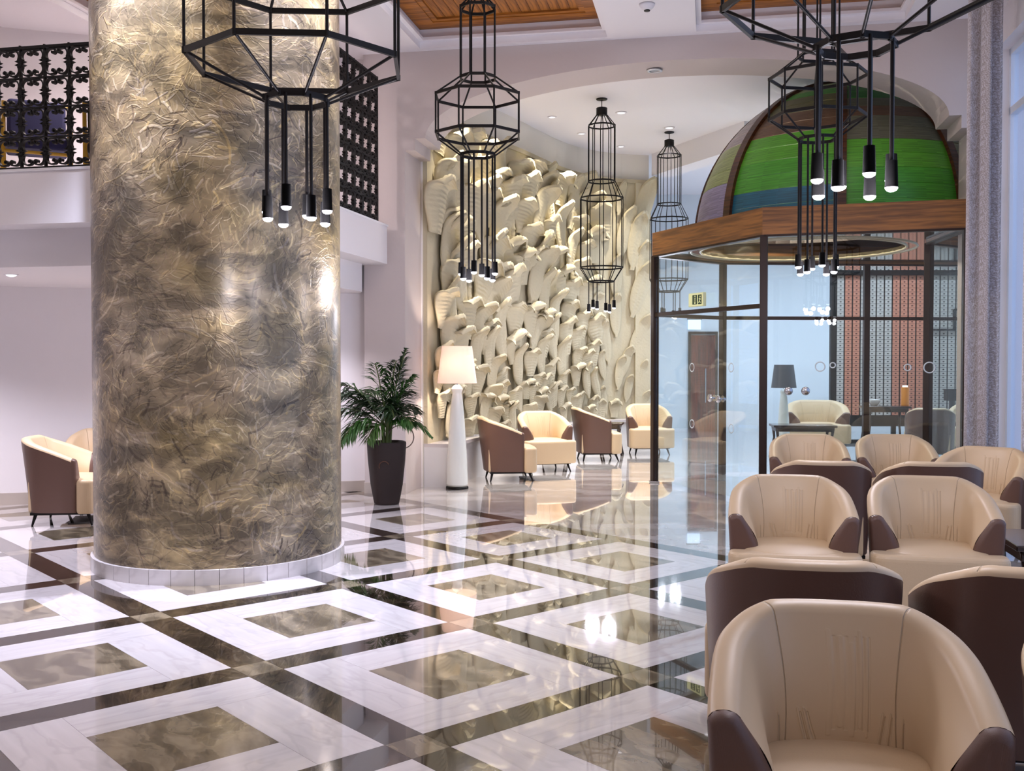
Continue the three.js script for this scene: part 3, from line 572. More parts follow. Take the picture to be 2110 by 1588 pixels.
      const g = new THREE.BufferGeometry(); g.setAttribute('position', new THREE.Float32BufferAttribute(pos, 3)); g.setAttribute('uv', new THREE.Float32BufferAttribute(uv, 2)); g.computeVertexNormals(); { const p = g.attributes.position, nn = g.attributes.normal, a = V3(), b = V3(); for (let i = 0; i < p.count; i++) { a.fromBufferAttribute(p, i); b.set(a.x / DR ** 2, a.y / DH ** 2, a.z / DR ** 2).normalize(); const dt = b.dot(V3().fromBufferAttribute(nn, i)); if (Math.abs(dt) > 0.8) nn.setXYZ(i, b.x * Math.sign(dt), b.y * Math.sign(dt), b.z * Math.sign(dt)); } }
      mk('dome_board', g, mats[pattern[r]], dome);
    }
    // rib
    const pos = [], hw = 0.055;
    const N = 24, sec = [];
    for (let k = 0; k <= N; k++) {
      const el = (k / N) * R(88), o = pt(az0, el, 1.02), i2 = pt(az0, el, 0.97), side = V3(-Math.sin(az0), 0, -Math.cos(az0)).multiplyScalar(hw);
      sec.push([o.clone().add(side), o.clone().sub(side), i2.clone().sub(side), i2.clone().add(side)]);
    }
    const quad = (a, b, c, d) => pos.push(...a.toArray(), ...b.toArray(), ...c.toArray(), ...a.toArray(), ...c.toArray(), ...d.toArray());
    for (let k = 0; k < N; k++) for (let s = 0; s < 4; s++) quad(sec[k][s], sec[k][(s + 1) % 4], sec[k + 1][(s + 1) % 4], sec[k + 1][s]);
    const g = new THREE.BufferGeometry(); g.setAttribute('position', new THREE.Float32BufferAttribute(pos, 3)); g.computeVertexNormals();
    mk('dome_rib', uvm(g), std({ map: tFascia, color: '#9a8070', roughness: 0.4 }), dome);
  }
  mk('dome_cap', new THREE.SphereGeometry(0.2, 24, 8, 0, Math.PI * 2, 0, Math.PI / 2).scale(1, 0.3, 1).translate(0, DH * 0.99 - 0.03, 0), M.bronze, dome);
  mk('dome_ring', new THREE.TorusGeometry(DR * 1.0, 0.05, 8, 64).rotateX(Math.PI / 2), M.fascia, dome);
  mk('added_dome_lamp', new THREE.SphereGeometry(0.07, 16, 12).translate(-0.75, 0.16, 0.35), M.bulb, dome);  // unseen lamp, added to brighten the inside of the dome
  { const l = new THREE.PointLight('#fff2dc', 14); l.position.set(-0.75, 0.3, 0.35); l.castShadow = true; l.shadow.radius = 3; dome.add(l); }
  // exit sign above the side door
  const sign = thing('exit_sign', 'small green and cream emergency exit sign above the side glass door', 'sign');
  { const { a, turn } = seg(0); sign.position.set(a[0], 0, -a[1]); sign.rotation.y = turn;
    const img = canvasTex(128, 64, (c) => { c.fillStyle = '#e9efb4'; c.fillRect(0, 0, 128, 64); c.fillStyle = '#10301c'; c.fillRect(34, 8, 42, 48); c.fillRect(84, 8, 34, 48); c.fillStyle = '#e9efb4'; c.fillRect(50, 12, 14, 40); c.fillStyle = '#10301c'; c.beginPath(); c.arc(57, 20, 5, 0, 7); c.fill(); c.fillRect(54, 26, 7, 20); c.fillStyle = '#e9efb4'; c.beginPath(); c.arc(104, 18, 5, 0, 7); c.fill(); c.lineWidth = 5; c.strokeStyle = '#e9efb4'; c.beginPath(); c.moveTo(102, 24); c.lineTo(98, 38); c.lineTo(108, 50); c.moveTo(98, 38); c.lineTo(90, 50); c.moveTo(92, 28); c.lineTo(112, 32); c.stroke(); });
    mk('housing', rbox(0.30, 0.15, 0.04, 0.006, 1.05, 2.12, 0.07), std({ color: '#dfe5b8', roughness: 0.5 }), sign);
    mk('face', new THREE.PlaneGeometry(0.285, 0.138).translate(1.05, 2.12, 0.0912), std({ map: img, emissive: '#ffffff', emissiveMap: img, emissiveIntensity: 0.35, roughness: 0.4 }), sign);
  }
}

// ------------------------------------------------------------------ lounge beyond the glass
{
  const t = thing('hanging_tile_screen', 'tall screen of salmon and grey hanging tile strips beyond the glass', 'screen');
  const face = (a, b) => std({ roughness: 0.6, map: canvasTex(32, 32, (c) => { c.fillStyle = a; c.fillRect(0, 0, 32, 32); c.fillStyle = b; c.fillRect(0, 0, 32, 3); c.beginPath(); c.arc(16, 17, 5, 0, 7); c.fill(); }) });
  const salmon = face('#c07f66', '#4a2018'), grey = face('#b9b4ae', '#2a2624');
  for (const m of [salmon, grey]) { m.map.wrapS = m.map.wrapT = THREE.RepeatWrapping; m.map.repeat.set(1, 1); }
  const cols = 'gssggggsssssggggg', x0 = 5.78, w = 0.14, D = 18;
  const strip = (h) => { const g = box(0.114, h, 0.02); const uv = g.attributes.uv; for (let i = 0; i < uv.count; i++) uv.setXY(i, uv.getX(i), uv.getY(i) * Math.round(h / 0.07)); return g; };
  const gS = strip(2.66);
  [...cols].forEach((c, i) => { const o = mk('tile_strip', gS, c === 's' ? salmon : grey, t); o.position.set(x0 + i * w, 0.5 + 1.33, -D); });
  mk('top_rail', box(2.8, 0.09, 0.06, x0 + 1.15, 3.0, -D + 0.05), M.iron, t);
  mk('upper_frame', box(2.6, 0.05, 0.06, x0 + 1.15, 3.2, -D), M.iron, t);
  for (const x of [x0 - 0.12, x0 + 0.98, x0 + 1.52, x0 + 2.45]) mk('mast', box(0.07, 3.2, 0.07, x, 1.6, -D - 0.08), M.iron, t);
  for (const [x, y, a, b] of [[x0 + 1.75, 2.0, 0.5, 0.04], [x0 + 1.98, 2.18, 0.04, 0.36], [x0 + 2.2, 2.35, 0.44, 0.04], [x0 + 2.4, 2.5, 0.04, 0.34]]) mk('step_bar', box(a, b, 0.03, x, y, -D + 0.06), M.iron, t);
  mk('dark_backing', box(2.55, 2.9, 0.03, x0 + 1.12, 1.75, -D - 0.03), M.iron, t);
  mk('floor_rail', box(2.6, 0.06, 0.1, x0 + 1.15, 0.03, -D - 0.08), M.iron, t);
}
{
  const d = thing('door_1', 'dark red timber door with tall bar handle in the far lounge wall', 'door', P(3.92, 0, 20.98).toArray(), 0, null, 'structure');
  mk('leaf', uvm(box(0.5, 1.98, 0.05, 0, 0.99, 0.0), 1, 0, 0, true), M.door, d);
  mk('handle', rod(V3(0.05, 0.6, 0.06), V3(0.05, 1.3, 0.06), 0.015), M.chrome, d);
  mk('door_frame', merge([box(0.05, 2.04, 0.08, -0.275, 1.02, 0), box(0.05, 2.04, 0.08, 0.275, 1.02, 0), box(0.6, 0.05, 0.08, 0, 2.03, 0)]), M.bronze, d);
  const s = thing('lit_sign', 'small bright pale blue lit panel above the red lounge door', 'sign', P(3.74, 2.2, 20.97).toArray());
  mk('panel', rbox(0.26, 0.2, 0.03, 0.004), std({ color: '#e8f2ff', emissive: '#cfe4ff', emissiveIntensity: 1.8 }), s);
  mk('bracket', box(0.3, 0.03, 0.04, 0, 0.115, 0), M.chrome, s);
}
{ // unseen downlights added to give the lounge its bluish brightness
  const spots = [[3.6, 15.8], [5.4, 15.6], [4.6, 18.6], [7.0, 16.2], [7.2, 18.9]];
  const w = ['nearest the niche beam', 'over the lounge table', 'before the far lounge wall', 'over the right lounge chairs', 'behind the hanging tile screen'];
  spots.forEach(([x, d], i) => {
    const t = thing('added_lounge_downlight', `added round ceiling downlight ${w[i]}`, 'downlight', P(x, NCEIL, d).toArray(), 0, 'added downlights of the entrance lounge');
    mk('trim_ring', lathe([[0.06, -0.001], [0.1, -0.001], [0.1, -0.012], [0.07, -0.014], [0.06, -0.006]], 24), M.ceiling, t);
    mk('lens', new THREE.CylinderGeometry(0.06, 0.06, 0.004, 20).translate(0, -0.006, 0), M.bulb, t);
    const l = new THREE.SpotLight('#dceaff', 58 * LIGHT.spot, 0, R(72), 0.6); l.position.set(0, -0.03, 0); l.target.position.set(0, -2, 0); l.castShadow = true; l.shadow.radius = 4; t.add(l); t.add(l.target);
  });
}

// ------------------------------------------------------------------ tub armchairs
const leatherBump = tex(256, 256, (u, v) => gray(0.5 + 0.6 * (fbm(u, v, 48, 48, 3) - 0.5)), 0.25, false);
const foldBump = canvasTex(1024, 512, (c, w, h) => { // seams, pleats and drag folds of the inner back
  c.fillStyle = '#808080'; c.fillRect(0, 0, w, h);
  const line = (pts, wd, col, blur) => { c.strokeStyle = col; c.lineWidth = wd; c.lineCap = 'round'; c.shadowColor = col; c.shadowBlur = blur; c.beginPath(); c.moveTo(...pts[0]); c.quadraticCurveTo(...pts[1], ...pts[2]); c.stroke(); };
  for (const x of [0.36, 0.64]) line([[x * w, 0.08 * h], [(x + (x < 0.5 ? 0.012 : -0.012)) * w, 0.5 * h], [x * w, h]], 3, '#303030', 3);
  for (let k = 0; k < 5; k++) { const x = (0.49 + k * 0.012) * w; line([[x, (0.50 + 0.02 * (k % 3)) * h], [x + 3, 0.65 * h], [x - 2, (0.84 - 0.03 * (k % 2)) * h]], 5, '#9c9c9c', 8); line([[x + 6, 0.52 * h], [x + 8, 0.65 * h], [x + 4, 0.82 * h]], 4, '#5c5c5c', 8); }
  for (const [x0, x1] of [[0.42, 0.47], [0.44, 0.485], [0.58, 0.54], [0.61, 0.57], [0.30, 0.33], [0.69, 0.66]]) { line([[x0 * w, 0.76 * h], [(x0 + x1) / 2 * w, 0.88 * h], [x1 * w, 0.99 * h]], 7, '#a4a4a4', 9); line([[x0 * w + 9, 0.77 * h], [(x0 + x1) / 2 * w + 9, 0.89 * h], [x1 * w + 8, 0.99 * h]], 5, '#565656', 9); }
}, false);
foldBump.flipY = false;
const cream = std({ color: '#ccb391', roughness: 0.42, bumpMap: leatherBump, bumpScale: 0.0006, sheen: 0.2, sheenColor: '#fff0dd', sheenRoughness: 0.5 });
const creamBack = std({ color: '#ccb391', roughness: 0.42, bumpMap: foldBump, bumpScale: 0.013, sheen: 0.2, sheenColor: '#fff0dd', sheenRoughness: 0.5 });
const brown = std({ color: '#61463b', roughness: 0.38, bumpMap: leatherBump, bumpScale: 0.0005 });
function chairProto(name, label, shellMat) {
  const t = thing(name, label, 'armchair');
  const W = 0.328, BK = 0.33, FR = 0.17, HB = 0.775, HA = 0.61, th = 0.085, bot = 0.12;
  // plan of the outer shell: s in -1..1 from the left arm front round the back to the right arm front
  const plan = (s) => {
    const a = Math.abs(s), sg = Math.sign(s) || 1; let x, z, nx, nz;
    const straight = 0.30; // share of straight arm
    if (a > 1 - straight) { const k = (a - (1 - straight)) / straight; x = W; z = -0.02 + (FR + 0.02) * k; nx = 1; nz = 0; }
    else { const ph = (a / (1 - straight)) * Math.PI / 2, n = 2 / 2.65; x = W * Math.pow(Math.sin(ph), n); z = -0.02 - (BK - 0.02) * Math.pow(Math.cos(ph), n); nx = Math.pow(Math.sin(ph), 2 - n) / W; nz = -Math.pow(Math.cos(ph), 2 - n) / (BK - 0.02); const l = Math.hypot(nx, nz); nx /= l; nz /= l; }
    return { x: x * sg * (1 + 0.11 * smooth(-0.33, 0.2, z)), z, nx: nx * sg, nz };
  };
  const top = (s) => { const k = clamp((plan(s).z + 0.30) / 0.47); return mix(HB, HA, 0.75 * k + 0.25 * k * k) - 0.012 * smooth(0.2, 0.5, Math.abs(s)); };
  const lining = (s, y) => { const T = top(s) - rim, k = clamp((T - y) / (T - 0.33)); return th + 0.028 * Math.sin(Math.PI * clamp(k * 1.1)) + (0.03 + 0.05 * smooth(0.6, 1, Math.abs(s))) * k; };
  const rim = 0.03;
  const flare = (y, pl) => { const k = 1 - clamp((y - bot) / (HB - bot)); return { x: -pl.nx * 0.035 * k, z: pl.nz < 0 ? -pl.nz * 0.085 * k * Math.abs(pl.nz) : 0 }; };
  const pt = (s, y, inset) => { const pl = plan(s), f = flare(y, pl); return V3(pl.x + f.x - pl.nx * inset, y, pl.z + f.z - pl.nz * inset); };
  const strip = (rows, cols, f, uvf, flip) => {
    const pos = [], uv = [], idx = [];
    for (let i = 0; i <= rows; i++) for (let j = 0; j <= cols; j++) { const p = f(i / rows, j / cols); pos.push(p.x, p.y, p.z); uv.push(...uvf(i / rows, j / cols)); }
    for (let i = 0; i < rows; i++) for (let j = 0; j < cols; j++) { const a = i * (cols + 1) + j, b = a + 1, c = a + cols + 1, d = c + 1; flip ? idx.push(a, c, b, b, c, d) : idx.push(a, b, c, b, d, c); }
    const g = new THREE.BufferGeometry(); g.setAttribute('position', new THREE.Float32BufferAttribute(pos, 3)); g.setAttribute('uv', new THREE.Float32BufferAttribute(uv, 2)); g.setIndex(idx); g.computeVertexNormals(); return g;
  };
  const S = (q) => q * 2 - 1;
  const N = 72;
  // outer shell (brown) with rounded arm fronts
  const outer = strip(N, 10, (i, j) => pt(S(i), mix(bot, top(S(i)) - rim, j), 0), (i, j) => [i * 1.7, j * 0.65], false);
  const inner = strip(N, 18, (i, j) => {
    const s = S(i), T = top(s);
    if (j < 0.45) { const a = (j / 0.45) * Math.PI, hw = th / 2; return pt(s, T - rim + rim * Math.sin(a), hw - hw * Math.cos(a)); }
    const k = (j - 0.45) / 0.55, y = mix(T - rim, 0.31, k);
    return pt(s, y, lining(s, y));
  }, (i, j) => [i, j], false);
  const caps = [];
  for (const sg of [-1, 1]) {
    const nn = 6, pos = [], uv = [], idx = [], M2 = 16, sec = (k) => { // section k of the rounded arm front
      const a = (k / nn) * Math.PI / 2, fwd = 0.035 * Math.sin(a), shrink = 1 - 0.42 * (1 - Math.cos(a)), T = top(1), out = [];
      for (let q = 0; q <= M2; q++) {
        const v = q / M2; let y, ins;
        if (v < 0.35) { y = mix(bot, T - rim, v / 0.35); ins = 0; } else if (v < 0.65) { const b = ((v - 0.35) / 0.3) * Math.PI; y = T - rim + rim * Math.sin(b); ins = th / 2 - (th / 2) * Math.cos(b); } else { const kk = (v - 0.65) / 0.35; y = mix(T - rim, bot, kk); ins = lining(1, y); }
        const mid = th / 2 + 0.01, p = pt(sg, y, mid + (ins - mid) * shrink); p.z += fwd; p.y = bot + (y - bot) * (1 - 0.05 * (1 - Math.cos(a))); out.push(p);
      }
      return out;
    };
    for (let k = 0; k <= nn; k++) sec(k).forEach((p, q) => { pos.push(p.x, p.y, p.z); uv.push(q / M2, k / nn); });
    const end = sec(nn), cc = end.reduce((a, b) => a.add(b), V3(0, 0, 0)).multiplyScalar(1 / end.length); cc.z += 0.004; const ci = pos.length / 3; pos.push(cc.x, cc.y, cc.z); uv.push(0.5, 1);
    for (let k = 0; k < nn; k++) for (let q = 0; q < M2; q++) { const a = k * (M2 + 1) + q, b = a + 1, c = a + M2 + 1, d = c + 1; sg > 0 ? idx.push(a, b, c, b, d, c) : idx.push(a, c, b, b, c, d); }
    for (let q = 0; q < M2; q++) { const a = nn * (M2 + 1) + q; sg > 0 ? idx.push(a, a + 1, ci) : idx.push(a, ci, a + 1); }
    const g = new THREE.BufferGeometry(); g.setAttribute('position', new THREE.Float32BufferAttribute(pos, 3)); g.setAttribute('uv', new THREE.Float32BufferAttribute(uv, 2)); g.setIndex(idx); g.computeVertexNormals(); caps.push(g);
  }
  mk('outer_shell', merge([outer, ...caps]), shellMat, t);
  mk('inner_back', inner, creamBack, t);
  // seat block: narrow between the arms, full width in front, crowned
  const sh = new THREE.Shape(), iw = 0.245, fw = 0.335, zf = 0.345, zs = 0.222;
  sh.moveTo(-iw, 0.2); sh.lineTo(-iw, -zs + 0.02); sh.quadraticCurveTo(-iw, -zs, -iw - 0.02, -zs); sh.lineTo(-fw + 0.02, -zs); sh.quadraticCurveTo(-fw, -zs, -fw, -zs - 0.02);
  sh.lineTo(-fw, -zf + 0.06); sh.quadraticCurveTo(-fw, -zf, -fw + 0.07, -zf - 0.004); sh.quadraticCurveTo(0, -zf - 0.025, fw - 0.07, -zf - 0.004); sh.quadraticCurveTo(fw, -zf, fw, -zf + 0.06);
  sh.lineTo(fw, -zs - 0.02); sh.quadraticCurveTo(fw, -zs, fw - 0.02, -zs); sh.lineTo(iw + 0.02, -zs); sh.quadraticCurveTo(iw, -zs, iw, -zs + 0.02); sh.lineTo(iw, 0.2); sh.closePath();
  const seatB = new THREE.ExtrudeGeometry(sh, { depth: 0.23, bevelEnabled: true, bevelThickness: 0.035, bevelSize: 0.022, bevelOffset: -0.004, bevelSegments: 4, curveSegments: 8 }).rotateX(-Math.PI / 2).translate(0, 0.145, 0);
  const crown = new THREE.SphereGeometry(1, 32, 10, 0, Math.PI * 2, 0, Math.PI / 2).scale(0.30, 0.026, 0.29).translate(0, 0.4055, 0.07);
  mk('seat', merge([uvm(seatB), crown]), cream, t);
  mk('base_frame', merge([box(0.56, 0.022, 0.5, 0, 0.109, 0.05)]), M.black, t);
  for (const [x, z] of [[-0.24, 0.28], [0.24, 0.28], [-0.22, -0.17], [0.22, -0.17]]) mk('leg', rod(V3(x * 1.12, 0, z * 1.14), V3(x, 0.1, z), 0.009, 8, 0.017), M.black, t);
  return t;
}
const A11 = -TH;
const facing = 'tub armchairs in facing rows at the right', proto = chairProto('tub_armchair', 'nearest cream leather tub armchair with pleated back', brown);
const setChair = (o, x, d, turn) => { o.position.set(x, 0, -d); o.rotation.y = turn; };
setChair(proto, 0.858, 2.588, A11); proto.userData.group = facing;
const chair = (x, d, turn, label, group) => dup(proto, P(x, 0, d).toArray(), turn, label, group);
chair(1.615, 2.44, A11, 'cream tub armchair cut off at the lower right edge', facing);
chair(1.068, 3.735, Math.PI + A11, 'brown-backed tub armchair directly behind the nearest cream one', facing);
chair(1.805, 3.592, Math.PI + A11, 'brown-backed tub armchair in front row at right edge', facing);
chair(1.59, 5.80, A11, 'left cream tub armchair of the middle facing pair', facing);
chair(2.365, 5.74, A11 - R(3), 'right cream tub armchair of the middle facing pair', facing);
chair(2.179, 7.2, Math.PI + A11, 'left brown-backed tub armchair behind the middle pair', facing);
chair(2.915, 7.12, Math.PI + A11, 'right brown-backed tub armchair behind the middle pair', facing);
chair(2.684, 9.233, A11, 'left pale tub armchair against the entrance glass', facing);
chair(3.454, 9.18, A11, 'right pale tub armchair against the entrance glass', facing);
chair(3.6, 7.84, R(-40), 'tub armchair turned sideways beside the right window', facing);
const nicheRow = 'armchairs before the carved relief';
chair(-0.10, 12.52, R(98), 'brown-sided armchair beside the white floor lamp', nicheRow);
chair(0.42, 13.62, R(17), 'cream armchair second from floor lamp before the relief', nicheRow);
chair(1.2, 15.02, R(96), 'brown-sided armchair third from floor lamp before the relief', nicheRow);
chair(2.13, 16.02, R(6), 'cream armchair half behind the brown glass door post', nicheRow);
chair(-4.06, 9.22, R(97), 'brown armchair seen from the side left of the column', 'armchairs under the mezzanine');
chair(-4.05, 10.08, R(15), 'tan armchair against the white wall half hidden by the column', 'armchairs under the mezzanine');
const loungeRow = 'chairs of the entrance lounge';
{ const o = chair(5.05, 16.9, R(-12), 'wide pale tub armchair behind the glass near dark table', loungeRow); o.scale.set(1.45, 1.03, 1.1); }
chair(6.15, 15.0, R(160), 'grey-backed armchair behind the right entrance glass', loungeRow);
chair(7.3, 16.2, R(-30), 'pale armchair behind the glass beside the curtain', loungeRow);

// ------------------------------------------------------------------ tables
function table(name, label, x, d, w, dp, h, turn, group) {
  const t = thing(name, label, 'table', P(x, 0, d).toArray(), turn, group);
  mk('table_top', uvm(rbox(w, 0.035, dp, 0.008, 0, h - 0.0175, 0)), M.darkWood, t);
  mk('apron', merge([boxU(w - 0.08, 0.06, 0.025, 0, h - 0.065, dp / 2 - 0.05), boxU(w - 0.08, 0.06, 0.025, 0, h - 0.065, -dp / 2 + 0.05), boxU(0.025, 0.06, dp - 0.12, w / 2 - 0.05, h - 0.065, 0), boxU(0.025, 0.06, dp - 0.12, -w / 2 + 0.05, h - 0.065, 0)]), M.darkWood, t);
  for (const sx of [-1, 1]) for (const sz of [-1, 1]) mk('leg', uvm(merge([rod(V3(sx * (w / 2 - 0.01), 0, sz * (dp / 2 - 0.02)), V3(sx * (w / 2 - 0.07), h * 0.6, sz * (dp / 2 - 0.07)), 0.016, 6, 0.018), rod(V3(sx * (w / 2 - 0.07), h * 0.6, sz * (dp / 2 - 0.07)), V3(sx * (w / 2 - 0.055), h - 0.04, sz * (dp / 2 - 0.055)), 0.018, 6, 0.028)])), M.darkWood, t);
  return t;
}
table('side_table', 'low dark wood table at the right edge beside the middle armchairs', 3.18, 5.92, 0.62, 0.62, 0.42, A11);
table('side_table', 'dark table between second and third armchair before the relief', 0.62, 14.68, 0.36, 0.36, 0.5, R(-11), 'dark tables before the relief');
table('side_table', 'dark table beside the far cream armchair before the relief', 1.55, 15.8, 0.34, 0.34, 0.5, R(-11), 'dark tables before the relief');
table('console_table', 'dark long-legged table behind the entrance glass', 4.36, 15.3, 0.92, 0.5, 0.5, R(-6));
{
  const t = table('bar_table', 'tall dark table with glowing amber holder behind the glass', 5.92, 16.2, 0.7, 0.4, 0.74, 0);
  const c = thing('amber_candle_holder', 'tall amber glass candle holder on the far dark table', 'candle holder', P(6.22, 0.74, 16.15).toArray());
  mk('cylinder', lathe([[0, 0.002], [0.055, 0.002], [0.06, 0.02], [0.06, 0.30], [0.05, 0.30], [0.05, 0.03], [0, 0.03]], 20), std({ color: '#c47a16', roughness: 0.3, emissive: '#c8740e', emissiveIntensity: 0.35 }), c);
  mk('candle', new THREE.CylinderGeometry(0.04, 0.04, 0.29, 16).translate(0, 0.18, 0), M.bulb, c);
  const b = thing('white_bowl', 'small white bowl on the far dark table behind glass', 'bowl', P(5.75, 0.74, 16.2).toArray());
  mk('bowl', lathe([[0, 0.004], [0.05, 0.004], [0.09, 0.07], [0.1, 0.1], [0.09, 0.1], [0.04, 0.02], [0, 0.02]], 20), std({ color: '#f2efec', roughness: 0.3 }), b);
  const s = thing('dark_speaker_box', 'small black box on the screen side behind the glass', 'box', P(7.45, 0.78, 17.3).toArray());
  mk('body', rbox(0.2, 0.2, 0.16, 0.01, 0, 0.1, 0), M.black, s); mk('stand', merge([box(0.06, 0.78, 0.06, 0, -0.39, 0), box(0.24, 0.03, 0.24, 0, -0.765, 0)]), M.black, s);
}

// ------------------------------------------------------------------ floor lamps
function floorLamp(label, x, d, shadeMat, bodyMat, k, lit) {
  const t = thing('floor_lamp', label, 'floor lamp', P(x, 0, d).toArray(), 0, 'tall bottle-shaped floor lamps');
  mk('base', lathe([[0, 0], [0.128, 0], [0.13, 0.015], [0.12, 0.03], [0, 0.03]].map(([r, y]) => [r * k, y * k]), 32), M.black, t);
  mk('body', lathe([[0, 0.03], [0.122, 0.03], [0.124, 0.06], [0.116, 0.3], [0.098, 0.6], [0.078, 0.88], [0.062, 1.03], [0.052, 1.08], [0.056, 1.10], [0.064, 1.125], [0.064, 1.14], [0.05, 1.16], [0.03, 1.18], [0.0, 1.185]].map(([r, y]) => [r * k, y * k]), 40), bodyMat, t);
  mk('shade', lathe([[0.226, 1.2], [0.172, 1.62], [0.169, 1.62], [0.223, 1.2], [0.226, 1.2]].map(([r, y]) => [r * k, y * k]), 48), shadeMat, t);
  mk('lamp_stem', rod(V3(0, 1.18 * k, 0), V3(0, 1.36 * k, 0), 0.008), M.chrome, t);
  if (lit) {
    mk('bulb', new THREE.SphereGeometry(0.04, 16, 12).translate(0, 1.41, 0), M.bulb, t);
    const l = new THREE.PointLight('#ffe6d2', lit); l.position.set(0, 1.41, 0); l.castShadow = true; l.shadow.radius = 2; t.add(l);
  }
  return t;
}
floorLamp('lit white ceramic floor lamp with pale shade before the relief', -0.625, 11.61, std({ color: '#fff3ea', roughness: 0.95, transmission: 0.4, thickness: 0, side: THREE.DoubleSide }), std({ color: '#eef0ea', roughness: 0.22, clearcoat: 0.6, clearcoatRoughness: 0.1 }), 1, 4.2);
floorLamp('unlit floor lamp with grey shade behind the entrance glass', 4.26, 16.0, std({ color: '#55595f', roughness: 0.8 }), std({ color: '#dfe4e2', roughness: 0.3 }), 0.86, 0);

